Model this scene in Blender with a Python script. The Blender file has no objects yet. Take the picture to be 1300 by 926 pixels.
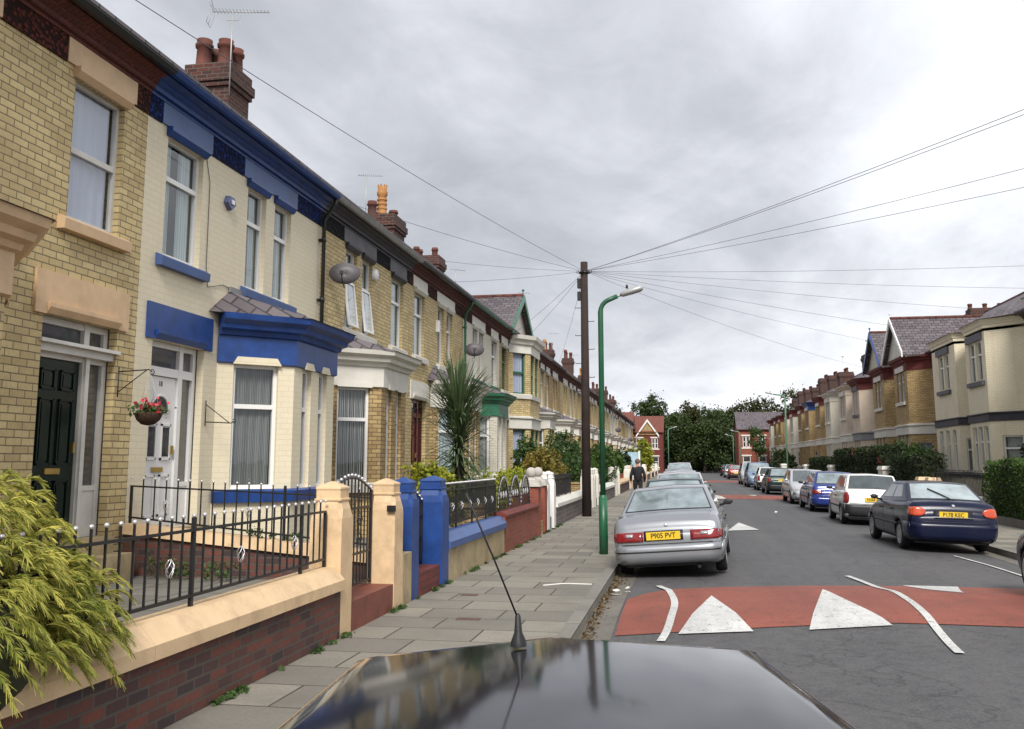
import bpy, bmesh, math, random
import numpy as np
from mathutils import Vector, Matrix
from mathutils.bvhtree import BVHTree
R = math.radians
SC = bpy.context.scene
COL = SC.collection
random.seed(7)

# ------------------------------------------------------------------ camera
cam_d = bpy.data.cameras.new('camera'); cam = bpy.data.objects.new('camera', cam_d); COL.objects.link(cam)
cam_d.sensor_width = 36.0; cam_d.lens = 36.0 * 1180 / 1300
cam_d.shift_x = 0.0; cam_d.shift_y = -45 / 1300
cam_d.clip_start = 0.05; cam_d.clip_end = 4000
cam.location = (0, 0, 1.7)
cam.rotation_euler = (R(90 + 8.103), 0, R(10.365))
SC.camera = cam

# ------------------------------------------------------------------ sky, sun, exposure
W = bpy.data.worlds.new('World'); SC.world = W; W.use_nodes = True
SUN_EL, SUN_AZ = R(42), R(169)          # azimuth clockwise from +Y : behind the camera, to the right
def build_world():
    nt = W.node_tree; N = nt.nodes; L = nt.links; N.clear()
    out = N.new('ShaderNodeOutputWorld'); bg = N.new('ShaderNodeBackground'); bg.inputs['Strength'].default_value = 0.1
    sky = N.new('ShaderNodeTexSky'); sky.sky_type = 'NISHITA'; sky.sun_disc = False
    sky.sun_elevation = SUN_EL; sky.sun_rotation = SUN_AZ; sky.air_density = 1.5; sky.dust_density = 4
    tc = N.new('ShaderNodeTexCoord')
    sep = N.new('ShaderNodeSeparateXYZ'); L.new(tc.outputs['Generated'], sep.inputs[0])
    def math_(op, a, b=None, c=None):
        n = N.new('ShaderNodeMath'); n.operation = op
        for i, q in enumerate((a, b, c)):
            if q is None: continue
            if isinstance(q, (int, float)): n.inputs[i].default_value = q
            else: L.new(q, n.inputs[i])
        return n.outputs[0]
    zz = math_('ADD', math_('MAXIMUM', sep.outputs[2], 0.0), 0.24)
    px = math_('DIVIDE', sep.outputs[0], zz); py = math_('DIVIDE', sep.outputs[1], zz)
    cmb = N.new('ShaderNodeCombineXYZ'); L.new(px, cmb.inputs[0]); L.new(py, cmb.inputs[1])
    def noise(scale, det, rough, off, dist=0.3):
        mp = N.new('ShaderNodeMapping'); mp.inputs['Location'].default_value = off; mp.inputs['Scale'].default_value = (scale, scale*0.75, 1)
        L.new(cmb.outputs[0], mp.inputs[0])
        n = N.new('ShaderNodeTexNoise'); n.inputs['Scale'].default_value = 1; n.inputs['Detail'].default_value = det
        n.inputs['Roughness'].default_value = rough; n.inputs['Distortion'].default_value = dist
        L.new(mp.outputs[0], n.inputs['Vector']); return n.outputs['Fac']
    n1 = noise(1.15, 7, 0.55, (3.1, 1.7, 0), .5); n2 = noise(3.6, 6, 0.6, (9.0, 4.0, 0), 0.6)
    s = math_('ADD', math_('MULTIPLY', n1, 0.72), math_('MULTIPLY', n2, 0.28))
    # the cloud deck is thinner (brighter) towards one quarter of the sky
    dot = math_('ADD', math_('ADD', math_('MULTIPLY', sep.outputs[0], 0.56), math_('MULTIPLY', sep.outputs[1], 0.66)), math_('MULTIPLY', sep.outputs[2], 0.50))
    br = N.new('ShaderNodeMapRange'); br.inputs[1].default_value = 0.83; br.inputs[2].default_value = 1.0; br.inputs[3].default_value = 0; br.inputs[4].default_value = 0.36
    L.new(dot, br.inputs[0])
    s2 = math_('ADD', s, br.outputs[0])
    lowb = N.new('ShaderNodeMapRange'); lowb.inputs[1].default_value = 0.0; lowb.inputs[2].default_value = 0.25; lowb.inputs[3].default_value = 0.10; lowb.inputs[4].default_value = 0
    L.new(sep.outputs[2], lowb.inputs[0]); s3 = math_('ADD', s2, lowb.outputs[0])
    ramp = N.new('ShaderNodeValToRGB'); cr = ramp.color_ramp
    cr.elements[0].position = 0.36; cr.elements[0].color = (0.40, 0.415, 0.455, 1)
    cr.elements[1].position = 0.80; cr.elements[1].color = (0.97, 0.98, 1.0, 1)
    for p, c in ((0.46, (0.49, 0.505, 0.55)), (0.54, (0.60, 0.615, 0.66)), (0.64, (0.75, 0.77, 0.82))):
        e = cr.elements.new(p); e.color = c + (1,)
    lf = N.new('ShaderNodeMapRange'); lf.inputs[1].default_value = -0.75; lf.inputs[2].default_value = 0.35; lf.inputs[3].default_value = -0.05; lf.inputs[4].default_value = 0.03; L.new(sep.outputs[0], lf.inputs[0])
    L.new(math_('ADD', s3, lf.outputs[0]), ramp.inputs[0])
    mul = N.new('ShaderNodeMix'); mul.data_type = 'RGBA'; mul.blend_type = 'MULTIPLY'; mul.inputs[0].default_value = 1
    mul.inputs[7].default_value = (10.4, 10.4, 10.4, 1); L.new(ramp.outputs[0], mul.inputs[6])
    mix = N.new('ShaderNodeMix'); mix.data_type = 'RGBA'; mix.inputs[0].default_value = 0.95
    L.new(sky.outputs[0], mix.inputs[6]); L.new(mul.outputs[2], mix.inputs[7])
    L.new(mix.outputs[2], bg.inputs[0]); L.new(bg.outputs[0], out.inputs[0])
build_world()
sd = bpy.data.lights.new('sun', 'SUN'); sd.energy = 3.2; sd.angle = R(20); sd.color = (1, 0.965, 0.91)
sun = bpy.data.objects.new('sun', sd); COL.objects.link(sun)
_d = Vector((math.sin(SUN_AZ)*math.cos(SUN_EL), math.cos(SUN_AZ)*math.cos(SUN_EL), math.sin(SUN_EL)))
sun.rotation_euler = _d.to_track_quat('Z', 'Y').to_euler(); sun.location = (20, -30, 40)
SC.view_settings.view_transform = 'Standard'; SC.view_settings.look = 'None'
SC.view_settings.exposure = 0.34; SC.view_settings.gamma = 1.0; SC.view_settings.use_curve_mapping = False
SC.cycles.max_bounces = 6; SC.cycles.diffuse_bounces = 3; SC.cycles.glossy_bounces = 3
SC.cycles.transparent_max_bounces = 12; SC.cycles.caustics_reflective = False; SC.cycles.caustics_refractive = False
SC.cycles.use_denoising = True

# ------------------------------------------------------------------ materials
MATS = {}
def _new(name):
    m = bpy.data.materials.new(name); m.use_nodes = True; nt = m.node_tree; nt.nodes.clear()
    out = nt.nodes.new('ShaderNodeOutputMaterial'); b = nt.nodes.new('ShaderNodeBsdfPrincipled')
    nt.links.new(b.outputs[0], out.inputs[0]); return m, nt, b, out
def _noise(nt, vec, scale, det=5, rough=0.6):
    n = nt.nodes.new('ShaderNodeTexNoise'); n.inputs['Scale'].default_value = scale; n.inputs['Detail'].default_value = det
    n.inputs['Roughness'].default_value = rough
    if vec: nt.links.new(vec, n.inputs['Vector'])
    return n.outputs['Fac']
def _range(nt, v, a, b, c, d):
    n = nt.nodes.new('ShaderNodeMapRange'); nt.links.new(v, n.inputs[0])
    for i, q in enumerate((a, b, c, d)): n.inputs[i+1].default_value = q
    return n.outputs[0]
def _mixc(nt, f, a, b, mode='MIX'):
    n = nt.nodes.new('ShaderNodeMix'); n.data_type = 'RGBA'; n.blend_type = mode
    if isinstance(f, (int, float)): n.inputs[0].default_value = f
    else: nt.links.new(f, n.inputs[0])
    for i, q in ((6, a), (7, b)):
        if isinstance(q, tuple): n.inputs[i].default_value = q[:3] + (1,)
        else: nt.links.new(q, n.inputs[i])
    return n.outputs[2]
def _bump(nt, b, h, strength, dist=0.01, prev=None):
    n = nt.nodes.new('ShaderNodeBump'); n.inputs['Strength'].default_value = strength; n.inputs['Distance'].default_value = dist
    nt.links.new(h, n.inputs['Height'])
    if prev: nt.links.new(prev, n.inputs['Normal'])
    nt.links.new(n.outputs[0], b.inputs['Normal']); return n.outputs[0]
def _co(nt, uv=False):
    t = nt.nodes.new('ShaderNodeTexCoord'); return t.outputs['UV' if uv else 'Object']
def _wpos(nt):
    return nt.nodes.new('ShaderNodeNewGeometry').outputs['Position']
def m_plain(name, col, rough=0.6, var=0.15, scale=3.0, bump=0.15, metallic=0.0, coat=0.0, spec=0.5, dirt=0.0, dirtcol=(0.05,0.045,0.035)):
    if name in MATS: return MATS[name]
    m, nt, b, _ = _new(name); w = _wpos(nt)
    n = _noise(nt, w, scale, 6)
    c = _mixc(nt, _range(nt, n, 0.3, 0.7, 0, 1), tuple(x*(1-var) for x in col), tuple(min(1, x*(1+var)) for x in col))
    if dirt:
        n2 = _noise(nt, w, scale*0.45+0.4, 8, 0.7)
        c = _mixc(nt, _range(nt, n2, 0.48, 0.72, 0, dirt), c, dirtcol)
    nt.links.new(c, b.inputs['Base Color']); b.inputs['Roughness'].default_value = rough
    b.inputs['Metallic'].default_value = metallic; b.inputs['Coat Weight'].default_value = coat; b.inputs['Coat Roughness'].default_value = 0.05
    b.inputs['Specular IOR Level'].default_value = spec
    if bump: _bump(nt, b, _noise(nt, w, 60, 4), bump, 0.004)
    MATS[name] = m; return m
def m_brick(name, c1, c2, mortar, bw=0.225, bh=0.075, ms=0.010, rough=0.85, bump=0.6, dirt=0.35, dirtcol=(0.06,0.045,0.03), offset=0.5, bias=0.0, freq=2, sq=1.0, streak=0.0, fine=0.18, smooth=0.1):
    if name in MATS: return MATS[name]
    m, nt, b, _ = _new(name); uv = _co(nt, True); w = _wpos(nt)
    wob = nt.nodes.new('ShaderNodeTexNoise'); wob.inputs['Scale'].default_value = 6; nt.links.new(uv, wob.inputs['Vector'])
    mv = nt.nodes.new('ShaderNodeVectorMath'); mv.operation = 'MULTIPLY_ADD'
    nt.links.new(wob.outputs['Color'], mv.inputs[0]); mv.inputs[1].default_value = (0.008,)*3; nt.links.new(uv, mv.inputs[2])
    t = nt.nodes.new('ShaderNodeTexBrick'); nt.links.new(mv.outputs[0], t.inputs['Vector'])
    t.offset = offset; t.offset_frequency = freq; t.squash = sq
    t.inputs['Scale'].default_value = 1.0; t.inputs['Brick Width'].default_value = bw; t.inputs['Row Height'].default_value = bh
    t.inputs['Mortar Size'].default_value = ms; t.inputs['Mortar Smooth'].default_value = smooth; t.inputs['Bias'].default_value = bias
    t.inputs['Color1'].default_value = c1+(1,); t.inputs['Color2'].default_value = c2+(1,); t.inputs['Mortar'].default_value = mortar+(1,)
    n = _noise(nt, w, 1.1, 7, 0.65); c = t.outputs['Color']
    c = _mixc(nt, _range(nt, n, 0.46, 0.75, 0, dirt), c, dirtcol)
    if streak:
        mp = nt.nodes.new('ShaderNodeMapping'); mp.inputs['Scale'].default_value = (7, 7, 0.35); nt.links.new(w, mp.inputs[0])
        n3 = _noise(nt, mp.outputs[0], 1.0, 5); c = _mixc(nt, _range(nt, n3, 0.55, 0.8, 0, streak), c, dirtcol)
    n2 = _noise(nt, w, 28, 4); c = _mixc(nt, _range(nt, n2, 0.3, 0.7, 0, fine), c, tuple(x*0.35 for x in c1))
    nt.links.new(c, b.inputs['Base Color']); b.inputs['Roughness'].default_value = rough
    inv = nt.nodes.new('ShaderNodeMath'); inv.operation = 'SUBTRACT'; inv.inputs[0].default_value = 1; nt.links.new(t.outputs['Fac'], inv.inputs[1])
    p = _bump(nt, b, inv.outputs[0], bump, 0.012); _bump(nt, b, n2, 0.25, 0.006, p)
    MATS[name] = m; return m
def m_leaf(name, c1, c2, c3=None, rough=0.55):
    if name in MATS: return MATS[name]
    m, nt, b, out = _new(name); g = nt.nodes.new('ShaderNodeNewGeometry')
    c = _mixc(nt, g.outputs['Random Per Island'], c1, c2)
    n = _noise(nt, g.outputs['Position'], 1.4, 4)
    if c3: c = _mixc(nt, _range(nt, n, 0.45, 0.68, 0, 0.85), c, c3)
    nt.links.new(c, b.inputs['Base Color']); b.inputs['Roughness'].default_value = rough; b.inputs['Specular IOR Level'].default_value = 0.3
    tr = nt.nodes.new('ShaderNodeBsdfTranslucent'); nt.links.new(c, tr.inputs['Color'])
    mx = nt.nodes.new('ShaderNodeMixShader'); mx.inputs[0].default_value = 0.25
    nt.links.new(b.outputs[0], mx.inputs[1]); nt.links.new(tr.outputs[0], mx.inputs[2]); nt.links.new(mx.outputs[0], out.inputs[0])
    MATS[name] = m; return m
def m_glass(name='window_glass', refl=0.02, tint=(0.86, 0.9, 0.9)):
    if name in MATS: return MATS[name]
    m, nt, b, out = _new(name); nt.nodes.remove(b)
    fr = nt.nodes.new('ShaderNodeLayerWeight'); fr.inputs['Blend'].default_value = 0.5
    pw = nt.nodes.new('ShaderNodeMath'); pw.operation = 'POWER'; nt.links.new(fr.outputs['Facing'], pw.inputs[0]); pw.inputs[1].default_value = 3.5
    ad = nt.nodes.new('ShaderNodeMath'); ad.operation = 'MULTIPLY_ADD'; ad.use_clamp = True; nt.links.new(pw.outputs[0], ad.inputs[0]); ad.inputs[1].default_value = 0.75; ad.inputs[2].default_value = 0.04+refl
    tr = nt.nodes.new('ShaderNodeBsdfTransparent'); tr.inputs[0].default_value = tint+(1,)
    gl = nt.nodes.new('ShaderNodeBsdfGlossy'); gl.inputs['Roughness'].default_value = 0.02; gl.inputs[0].default_value = (0.9, 0.93, 0.95, 1)
    n = _noise(nt, _wpos(nt), 1.7, 2); bp = nt.nodes.new('ShaderNodeBump'); bp.inputs['Strength'].default_value = 0.05; bp.inputs['Distance'].default_value = 0.05
    nt.links.new(n, bp.inputs['Height']); nt.links.new(bp.outputs[0], gl.inputs['Normal'])
    mx = nt.nodes.new('ShaderNodeMixShader'); nt.links.new(ad.outputs[0], mx.inputs[0]); nt.links.new(tr.outputs[0], mx.inputs[1]); nt.links.new(gl.outputs[0], mx.inputs[2])
    nt.links.new(mx.outputs[0], out.inputs[0]); MATS[name] = m; return m
def m_darkglass(name='dark_glass', col=(0.03, 0.035, 0.04), metal=0.0, rough=0.05, spec=0.8):
    if name in MATS: return MATS[name]
    m, nt, b, out = _new(name); n = _noise(nt, _wpos(nt), 2.3, 3)
    nt.links.new(_mixc(nt, _range(nt, n, 0.35, 0.65, 0, 1), col, tuple(x*1.9 for x in col)), b.inputs['Base Color'])
    b.inputs['Roughness'].default_value = rough; b.inputs['Specular IOR Level'].default_value = spec; b.inputs['Metallic'].default_value = metal
    b.inputs['Coat Weight'].default_value = 0.6; b.inputs['Coat Roughness'].default_value = 0.03
    MATS[name] = m; return m
def m_curtain(name, c1, c2, scale=26.0, axis=0):
    if name in MATS: return MATS[name]
    m, nt, b, out = _new(name); uv = _co(nt, True)
    wv = nt.nodes.new('ShaderNodeTexWave'); wv.inputs['Scale'].default_value = scale/6.28; wv.inputs['Distortion'].default_value = 2.0; wv.inputs['Detail'].default_value = 2
    wv.inputs['Detail Scale'].default_value = 0.6
    mp = nt.nodes.new('ShaderNodeMapping'); mp.inputs['Scale'].default_value = (1, 0.12, 1); nt.links.new(uv, mp.inputs[0]); nt.links.new(mp.outputs[0], wv.inputs['Vector'])
    nt.links.new(_mixc(nt, wv.outputs['Fac'], c1, c2), b.inputs['Base Color']); b.inputs['Roughness'].default_value = 0.9
    _bump(nt, b, wv.outputs['Fac'], 0.6, 0.03); MATS[name] = m; return m
def m_paint(name, col, metallic=0.0, rough=0.28, spec=0.5, flake=0.0, dirt=0.15):
    if name in MATS: return MATS[name]
    m, nt, b, out = _new(name); w = _co(nt)
    n = _noise(nt, w, 2.5, 6); c = _mixc(nt, _range(nt, n, 0.45, 0.75, 0, dirt), col, (0.10, 0.09, 0.075))
    nt.links.new(c, b.inputs['Base Color']); b.inputs['Metallic'].default_value = metallic
    b.inputs['Roughness'].default_value = rough
    b.inputs['Coat Weight'].default_value = 0.7 if max(col) > .1 else 0.12; b.inputs['Specular IOR Level'].default_value = 0.5 if max(col) > .1 else .3; b.inputs['Coat Roughness'].default_value = 0.06
    MATS[name] = m; return m
def m_asphalt():
    m, nt, b, out = _new('asphalt'); w = _wpos(nt)
    n1 = _noise(nt, w, 0.5, 8, .7); n2 = _noise(nt, w, 45, 4, 0.85)
    mp = nt.nodes.new('ShaderNodeMapping'); mp.inputs['Scale'].default_value = (1.3, 0.06, 1); nt.links.new(w, mp.inputs[0]); n3 = _noise(nt, mp.outputs[0], 1, 5)
    c = _mixc(nt, _range(nt, n1, 0.35, 0.65, 0, 1), (0.019, 0.019, 0.022), (0.050, 0.049, 0.053))
    c = _mixc(nt, _range(nt, n3, 0.42, 0.7, 0, 0.5), c, (0.10, 0.097, 0.097))
    c = _mixc(nt, _range(nt, n2, 0.35, 0.75, 0, 0.7), c, (0.17, 0.165, 0.165))
    n4 = _noise(nt, w, 7, 8, .8); c = _mixc(nt, _range(nt, n4, 0.45, 0.7, 0, 0.55), c, (0.125, 0.12, 0.12)); c = _mixc(nt, _range(nt, n4, 0.30, 0.45, 0.55, 0), c, (0.018, 0.018, 0.02))
    v = nt.nodes.new('ShaderNodeTexVoronoi'); v.feature = 'DISTANCE_TO_EDGE'; v.inputs['Scale'].default_value = 0.35
    nz = nt.nodes.new('ShaderNodeTexNoise'); nz.inputs['Scale'].default_value = 0.9; nz.inputs['Detail'].default_value = 6; nt.links.new(w, nz.inputs['Vector'])
    mv = nt.nodes.new('ShaderNodeVectorMath'); mv.operation = 'MULTIPLY_ADD'; nt.links.new(nz.outputs['Color'], mv.inputs[0]); mv.inputs[1].default_value = (1.6,)*3; nt.links.new(w, mv.inputs[2])
    nt.links.new(mv.outputs[0], v.inputs['Vector'])
    c = _mixc(nt, _range(nt, v.outputs['Distance'], 0.0, 0.006, 0.6, 0), c, (0.02, 0.02, 0.02))
    nt.links.new(c, b.inputs['Base Color']); b.inputs['Roughness'].default_value = 0.75
    _bump(nt, b, n2, 0.5, 0.006); MATS['asphalt'] = m; return m
def m_worn(name, col, under, wear=0.45, scale=7, rough=0.7, fine=40, holes=0.0):
    if name in MATS: return MATS[name]
    m, nt, b, out = _new(name); w = _wpos(nt)
    n1 = _noise(nt, w, scale, 8, 0.75); n2 = _noise(nt, w, fine, 3, 0.7); n3 = _noise(nt, w, 0.8, 4)
    c = _mixc(nt, _range(nt, n3, 0.35, 0.65, 0, 1), tuple(x*0.82 for x in col), tuple(min(1, x*1.1) for x in col))
    c = _mixc(nt, _range(nt, n1, 0.52, 0.72, 0, wear), c, under)
    c = _mixc(nt, _range(nt, n2, 0.5, 0.75, 0, wear), c, under)
    mp = nt.nodes.new('ShaderNodeMapping'); mp.inputs['Scale'].default_value = (1.6, 0.12, 1); nt.links.new(w, mp.inputs[0])
    c = _mixc(nt, _range(nt, _noise(nt, mp.outputs[0], 1, 5), 0.45, 0.75, 0, wear), c, tuple(x*0.55 for x in col))
    nt.links.new(c, b.inputs['Base Color']); b.inputs['Roughness'].default_value = rough
    _bump(nt, b, n2, 0.4, 0.005)
    if holes:
        tr = nt.nodes.new('ShaderNodeBsdfTransparent'); mx = nt.nodes.new('ShaderNodeMixShader'); out = [n for n in nt.nodes if n.type == 'OUTPUT_MATERIAL'][0]
        a_ = nt.nodes.new('ShaderNodeMath'); a_.operation = 'MULTIPLY_ADD'; nt.links.new(n1, a_.inputs[0]); a_.inputs[1].default_value = .6; nt.links.new(n2, a_.inputs[2])
        nt.links.new(_range(nt, a_.outputs[0], holes, holes+.05, 0, 1), mx.inputs[0]); nt.links.new(b.outputs[0], mx.inputs[1]); nt.links.new(tr.outputs[0], mx.inputs[2]); nt.links.new(mx.outputs[0], out.inputs[0])
    MATS[name] = m; return m

# setting materials
ASPH = m_asphalt()
RED_ROAD = m_worn('red_road_surface', (0.27, 0.068, 0.040), (0.10, 0.06, 0.05), 0.7, 5, holes=.98)
WHITE_MARK = m_worn('white_road_paint', (0.62, 0.62, 0.60), (0.16, 0.14, 0.13), 0.55, 9, holes=.94)
FLAG = m_brick('paving_flags', (0.30, 0.275, 0.225), (0.18, 0.165, 0.14), (0.035, 0.032, 0.022), 0.86, 0.64, 0.010, 0.85, 0.6, 0.6, (0.11, 0.105, 0.085), offset=0.37, fine=0.4)
KERB = m_brick('kerb_stone', (0.26, 0.245, 0.21), (0.20, 0.19, 0.165), (0.03, 0.028, 0.022), 0.92, 5.0, 0.008, 0.85, 0.5, 0.5, (0.08, 0.075, 0.06), offset=0, fine=0.3)
GUTTER = m_worn('gutter_concrete', (0.17, 0.155, 0.13), (0.06, 0.05, 0.035), 0.8, 4)
GARDEN = m_brick('garden_paving', (0.20, 0.19, 0.165), (0.155, 0.145, 0.125), (0.04, 0.04, 0.03), 0.6, 0.6, 0.01, 0.9, 0.4, 0.5)
GRASSY = m_plain('rough_ground', (0.09, 0.10, 0.05), 0.95, 0.4, 1.0, 0.4)
# brick and render
YB = m_brick('yellow_brick', (0.72, 0.575, 0.295), (0.53, 0.40, 0.19), (0.17, 0.13, 0.08), 0.235, 0.085, 0.007, 0.75, 0.5, 0.45, (0.22, 0.15, 0.075), fine=0.28, streak=0.25)
YBD = m_brick('aged_yellow_brick', (0.55, 0.40, 0.18), (0.36, 0.23, 0.10), (0.14, 0.10, 0.06), 0.235, 0.085, 0.008, 0.8, 0.5, 0.5, (0.15, 0.09, 0.05), fine=0.2)
OCB = m_brick('ochre_brick', (0.58, 0.41, 0.19), (0.42, 0.28, 0.12), (0.12, 0.09, 0.05), 0.235, 0.085, 0.008, 0.8, 0.5, 0.4, (0.12, 0.075, 0.04))
CREAM = m_brick('cream_painted_brick', (0.76, 0.68, 0.505), (0.74, 0.655, 0.48), (0.69, 0.605, 0.43), 0.235, 0.085, 0.007, 0.6, 0.3, 0.10, (0.42, 0.36, 0.24), streak=0.12, fine=0.05)
PALE = m_brick('pale_painted_brick', (0.66, 0.62, 0.52), (0.62, 0.58, 0.48), (0.50, 0.47, 0.38), 0.235, 0.085, 0.010, 0.65, 0.4, 0.18, (0.36, 0.32, 0.24), streak=0.2, fine=0.06)
PINKISH = m_plain('beige_render', (0.62, 0.51, 0.40), 0.8, 0.08, 2, 0.3, dirt=0.2, dirtcol=(0.25, 0.2, 0.15))
CREAMR = m_brick('cream_painted_wall', (0.85, 0.765, 0.57), (0.82, 0.735, 0.54), (0.74, 0.655, 0.46), 0.235, 0.085, 0.010, 0.65, 0.4, 0.2, (0.33, 0.27, 0.17), streak=0.25, fine=0.06)
REDB = m_brick('red_brick', (0.33, 0.075, 0.04), (0.25, 0.05, 0.03), (0.19, 0.12, 0.085), 0.235, 0.085, 0.009, 0.8, 0.5, 0.3, (0.10, 0.03, 0.02))
DARKRED = m_brick('dark_red_brick', (0.20, 0.035, 0.028), (0.14, 0.025, 0.02), (0.06, 0.03, 0.025), 0.235, 0.085, 0.008, 0.8, 0.4, 0.3, (0.05, 0.02, 0.02))
SOOT = m_brick('sooty_brick', (0.19, 0.06, 0.04), (0.045, 0.035, 0.038), (0.10, 0.085, 0.07), 0.225, 0.078, 0.010, 0.85, 0.7, 0.45, (0.03, 0.028, 0.03), fine=0.3)
CHIMB = m_brick('chimney_brick', (0.12, 0.030, 0.021), (0.036, 0.016, 0.015), (0.13, 0.10, 0.08), 0.235, 0.085, 0.013, 0.85, 0.8, 0.6, (0.05, 0.035, 0.03), fine=0.3)
STONEW = m_brick('grey_stone_wall', (0.17, 0.14, 0.13), (0.10, 0.085, 0.085), (0.22, 0.19, 0.16), 0.34, 0.12, 0.014, 0.85, 0.7, 0.4, (0.06, 0.05, 0.05))
SLATE = m_brick('roof_slate', (0.17, 0.14, 0.15), (0.075, 0.062, 0.07), (0.012, 0.010, 0.012), 0.32, 0.23, 0.016, 0.6, 1.0, 0.4, (0.16, 0.15, 0.15), fine=0.25)
REDTILE = m_brick('red_roof_tile', (0.24, 0.075, 0.045), (0.18, 0.05, 0.035), (0.05, 0.02, 0.015), 0.2, 0.16, 0.012, 0.8, 0.8, 0.3)
PEACH = m_plain('peach_painted_stone', (0.66, 0.455, 0.27), 0.55, 0.07, 4, 0.4, dirt=0.4, dirtcol=(0.33, 0.22, 0.13))
PEACHP = m_plain('peach_pillar_paint', (0.70, 0.50, 0.295), 0.6, 0.09, 5, 0.6, dirt=0.6, dirtcol=(0.36, 0.24, 0.14))
BLUE = m_plain('royal_blue_paint', (0.014, 0.055, 0.225), 0.4, 0.25, 5, 0.3, dirt=0.35, dirtcol=(0.045, 0.07, 0.17))
BLUEL = m_plain('slate_blue_paint', (0.055, 0.105, 0.27), 0.5, 0.1, 2, 0.2, dirt=0.5, dirtcol=(0.05, 0.06, 0.11))
CHARC = m_plain('charcoal_paint', (0.035, 0.033, 0.042), 0.55, 0.3, 3, 0.3)
GREYL = m_plain('dark_grey_lintel', (0.095, 0.09, 0.105), 0.6, 0.25, 3, 0.3)
WSTONE = m_plain('white_painted_stone', (0.70, 0.67, 0.60), 0.6, 0.06, 2, 0.3, dirt=0.25, dirtcol=(0.30, 0.27, 0.22))
WPAINT = m_plain('white_gloss_paint', (0.80, 0.79, 0.77), 0.35, 0.03, 2, 0.05)
WOLD = m_plain('old_white_paint', (0.64, 0.62, 0.58), 0.5, 0.08, 4, 0.3, dirt=0.2, dirtcol=(0.35, 0.32, 0.27))
CORNR = m_brick('red_moulded_brick', (0.17, 0.042, 0.03), (0.11, 0.03, 0.025), (0.045, 0.02, 0.018), 0.235, 0.08, 0.008, 0.8, 0.6, 0.4, (0.04, 0.02, 0.018))
GREENP = m_plain('green_gloss_paint', (0.03, 0.15, 0.085), 0.4, 0.2, 3, 0.15)
DGREEN = m_plain('dark_green_door_paint', (0.003, 0.013, 0.009), 0.25, 0.2, 3, 0.08)
DKRED = m_plain('oxblood_paint', (0.09, 0.008, 0.010), 0.3, 0.2, 3, 0.08)
BLACKM = m_plain('black_ironwork', (0.012, 0.012, 0.013), 0.45, 0.3, 8, 0.2)
GUTB = m_plain('black_plastic_gutter', (0.014, 0.015, 0.016), 0.4, 0.3, 5, 0.1)
GUTG = m_plain('grey_plastic_gutter', (0.30, 0.30, 0.29), 0.45, 0.15, 5, 0.1)
SILVER = m_plain('silver_finial', (0.62, 0.60, 0.62), 0.35, 0.1, 5, 0.1, metallic=0.6)
GOLDM = m_plain('brass', (0.55, 0.38, 0.12), 0.35, 0.1, 5, 0.1, metallic=0.9)
TERRA = m_plain('terracotta_pot', (0.12, 0.038, 0.026), 0.85, 0.25, 4, 0.4, dirt=0.8, dirtcol=(0.03, 0.025, 0.025))
BUFFT = m_plain('buff_terracotta', (0.42, 0.20, 0.07), 0.85, 0.2, 4, 0.4, dirt=0.4, dirtcol=(0.08, 0.05, 0.03))
LEAD = m_plain('lead_flashing', (0.22, 0.225, 0.235), 0.55, 0.15, 3, 0.3)
STEPR = m_plain('red_quarry_step', (0.20, 0.06, 0.04), 0.6, 0.2, 5, 0.3, dirt=0.5, dirtcol=(0.08, 0.04, 0.03))
TANR = m_plain('tan_flaking_render', (0.42, 0.33, 0.19), 0.85, 0.15, 3, 0.7, dirt=0.8, dirtcol=(0.11, 0.085, 0.06))
STONEB = m_plain('stone_ball_grey', (0.45, 0.42, 0.38), 0.85, 0.15, 8, 0.6)
TIMBER = m_plain('weathered_pole_timber', (0.028, 0.016, 0.013), 0.85, 0.35, 3, 0.8)
LAMPG = m_plain('lamp_green_paint', (0.018, 0.105, 0.050), 0.4, 0.15, 2, 0.1)
LAMPL = m_plain('pale_green_paint', (0.16, 0.30, 0.20), 0.45, 0.15, 3, 0.1)
GREYM = m_plain('grey_metal', (0.42, 0.42, 0.42), 0.45, 0.1, 3, 0.1, metallic=0.3)
DISH = m_plain('dark_dish_mesh', (0.10, 0.09, 0.10), 0.5, 0.15, 20, 0.2)
INTER = m_plain('dim_interior', (0.05, 0.045, 0.04), 0.9, 0.3, 2, 0)
GLASS = m_glass()
DGL = m_darkglass('dark_glass')
DGL2 = m_darkglass('fanlight_glass', (0.045, 0.045, 0.05))
BLIND = m_plain('lilac_roller_blind', (0.55, 0.56, 0.72), 0.8, 0.04, 2, 0.05)
NET = m_curtain('net_curtain', (0.34, 0.33, 0.31), (0.60, 0.59, 0.56), 60)
NETD = m_curtain('grey_net_curtain', (0.13, 0.13, 0.125), (0.30, 0.30, 0.29), 75)
VERT = m_curtain('vertical_blind', (0.012, 0.012, 0.012), (0.50, 0.49, 0.47), 48)
PALEC = m_curtain('pale_blue_curtain', (0.42, 0.48, 0.50), (0.62, 0.68, 0.70), 40)
RUBBER = m_plain('tyre_rubber', (0.013, 0.013, 0.014), 0.8, 0.2, 10, 0.3)
BLKPL = m_plain('black_plastic_trim', (0.014, 0.014, 0.016), 0.5, 0.2, 6, 0.2)
HUB = m_plain('hubcap_silver', (0.48, 0.48, 0.49), 0.4, 0.1, 6, 0.1, metallic=0.5)
YPLATE = m_plain('yellow_plate', (0.78, 0.52, 0.03), 0.4, 0.04, 4, 0)
WPLATE = m_plain('white_plate', (0.75, 0.75, 0.72), 0.4, 0.04, 4, 0)
BLKTXT = m_plain('black_lettering', (0.01, 0.01, 0.01), 0.5, 0, 4, 0)
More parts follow.
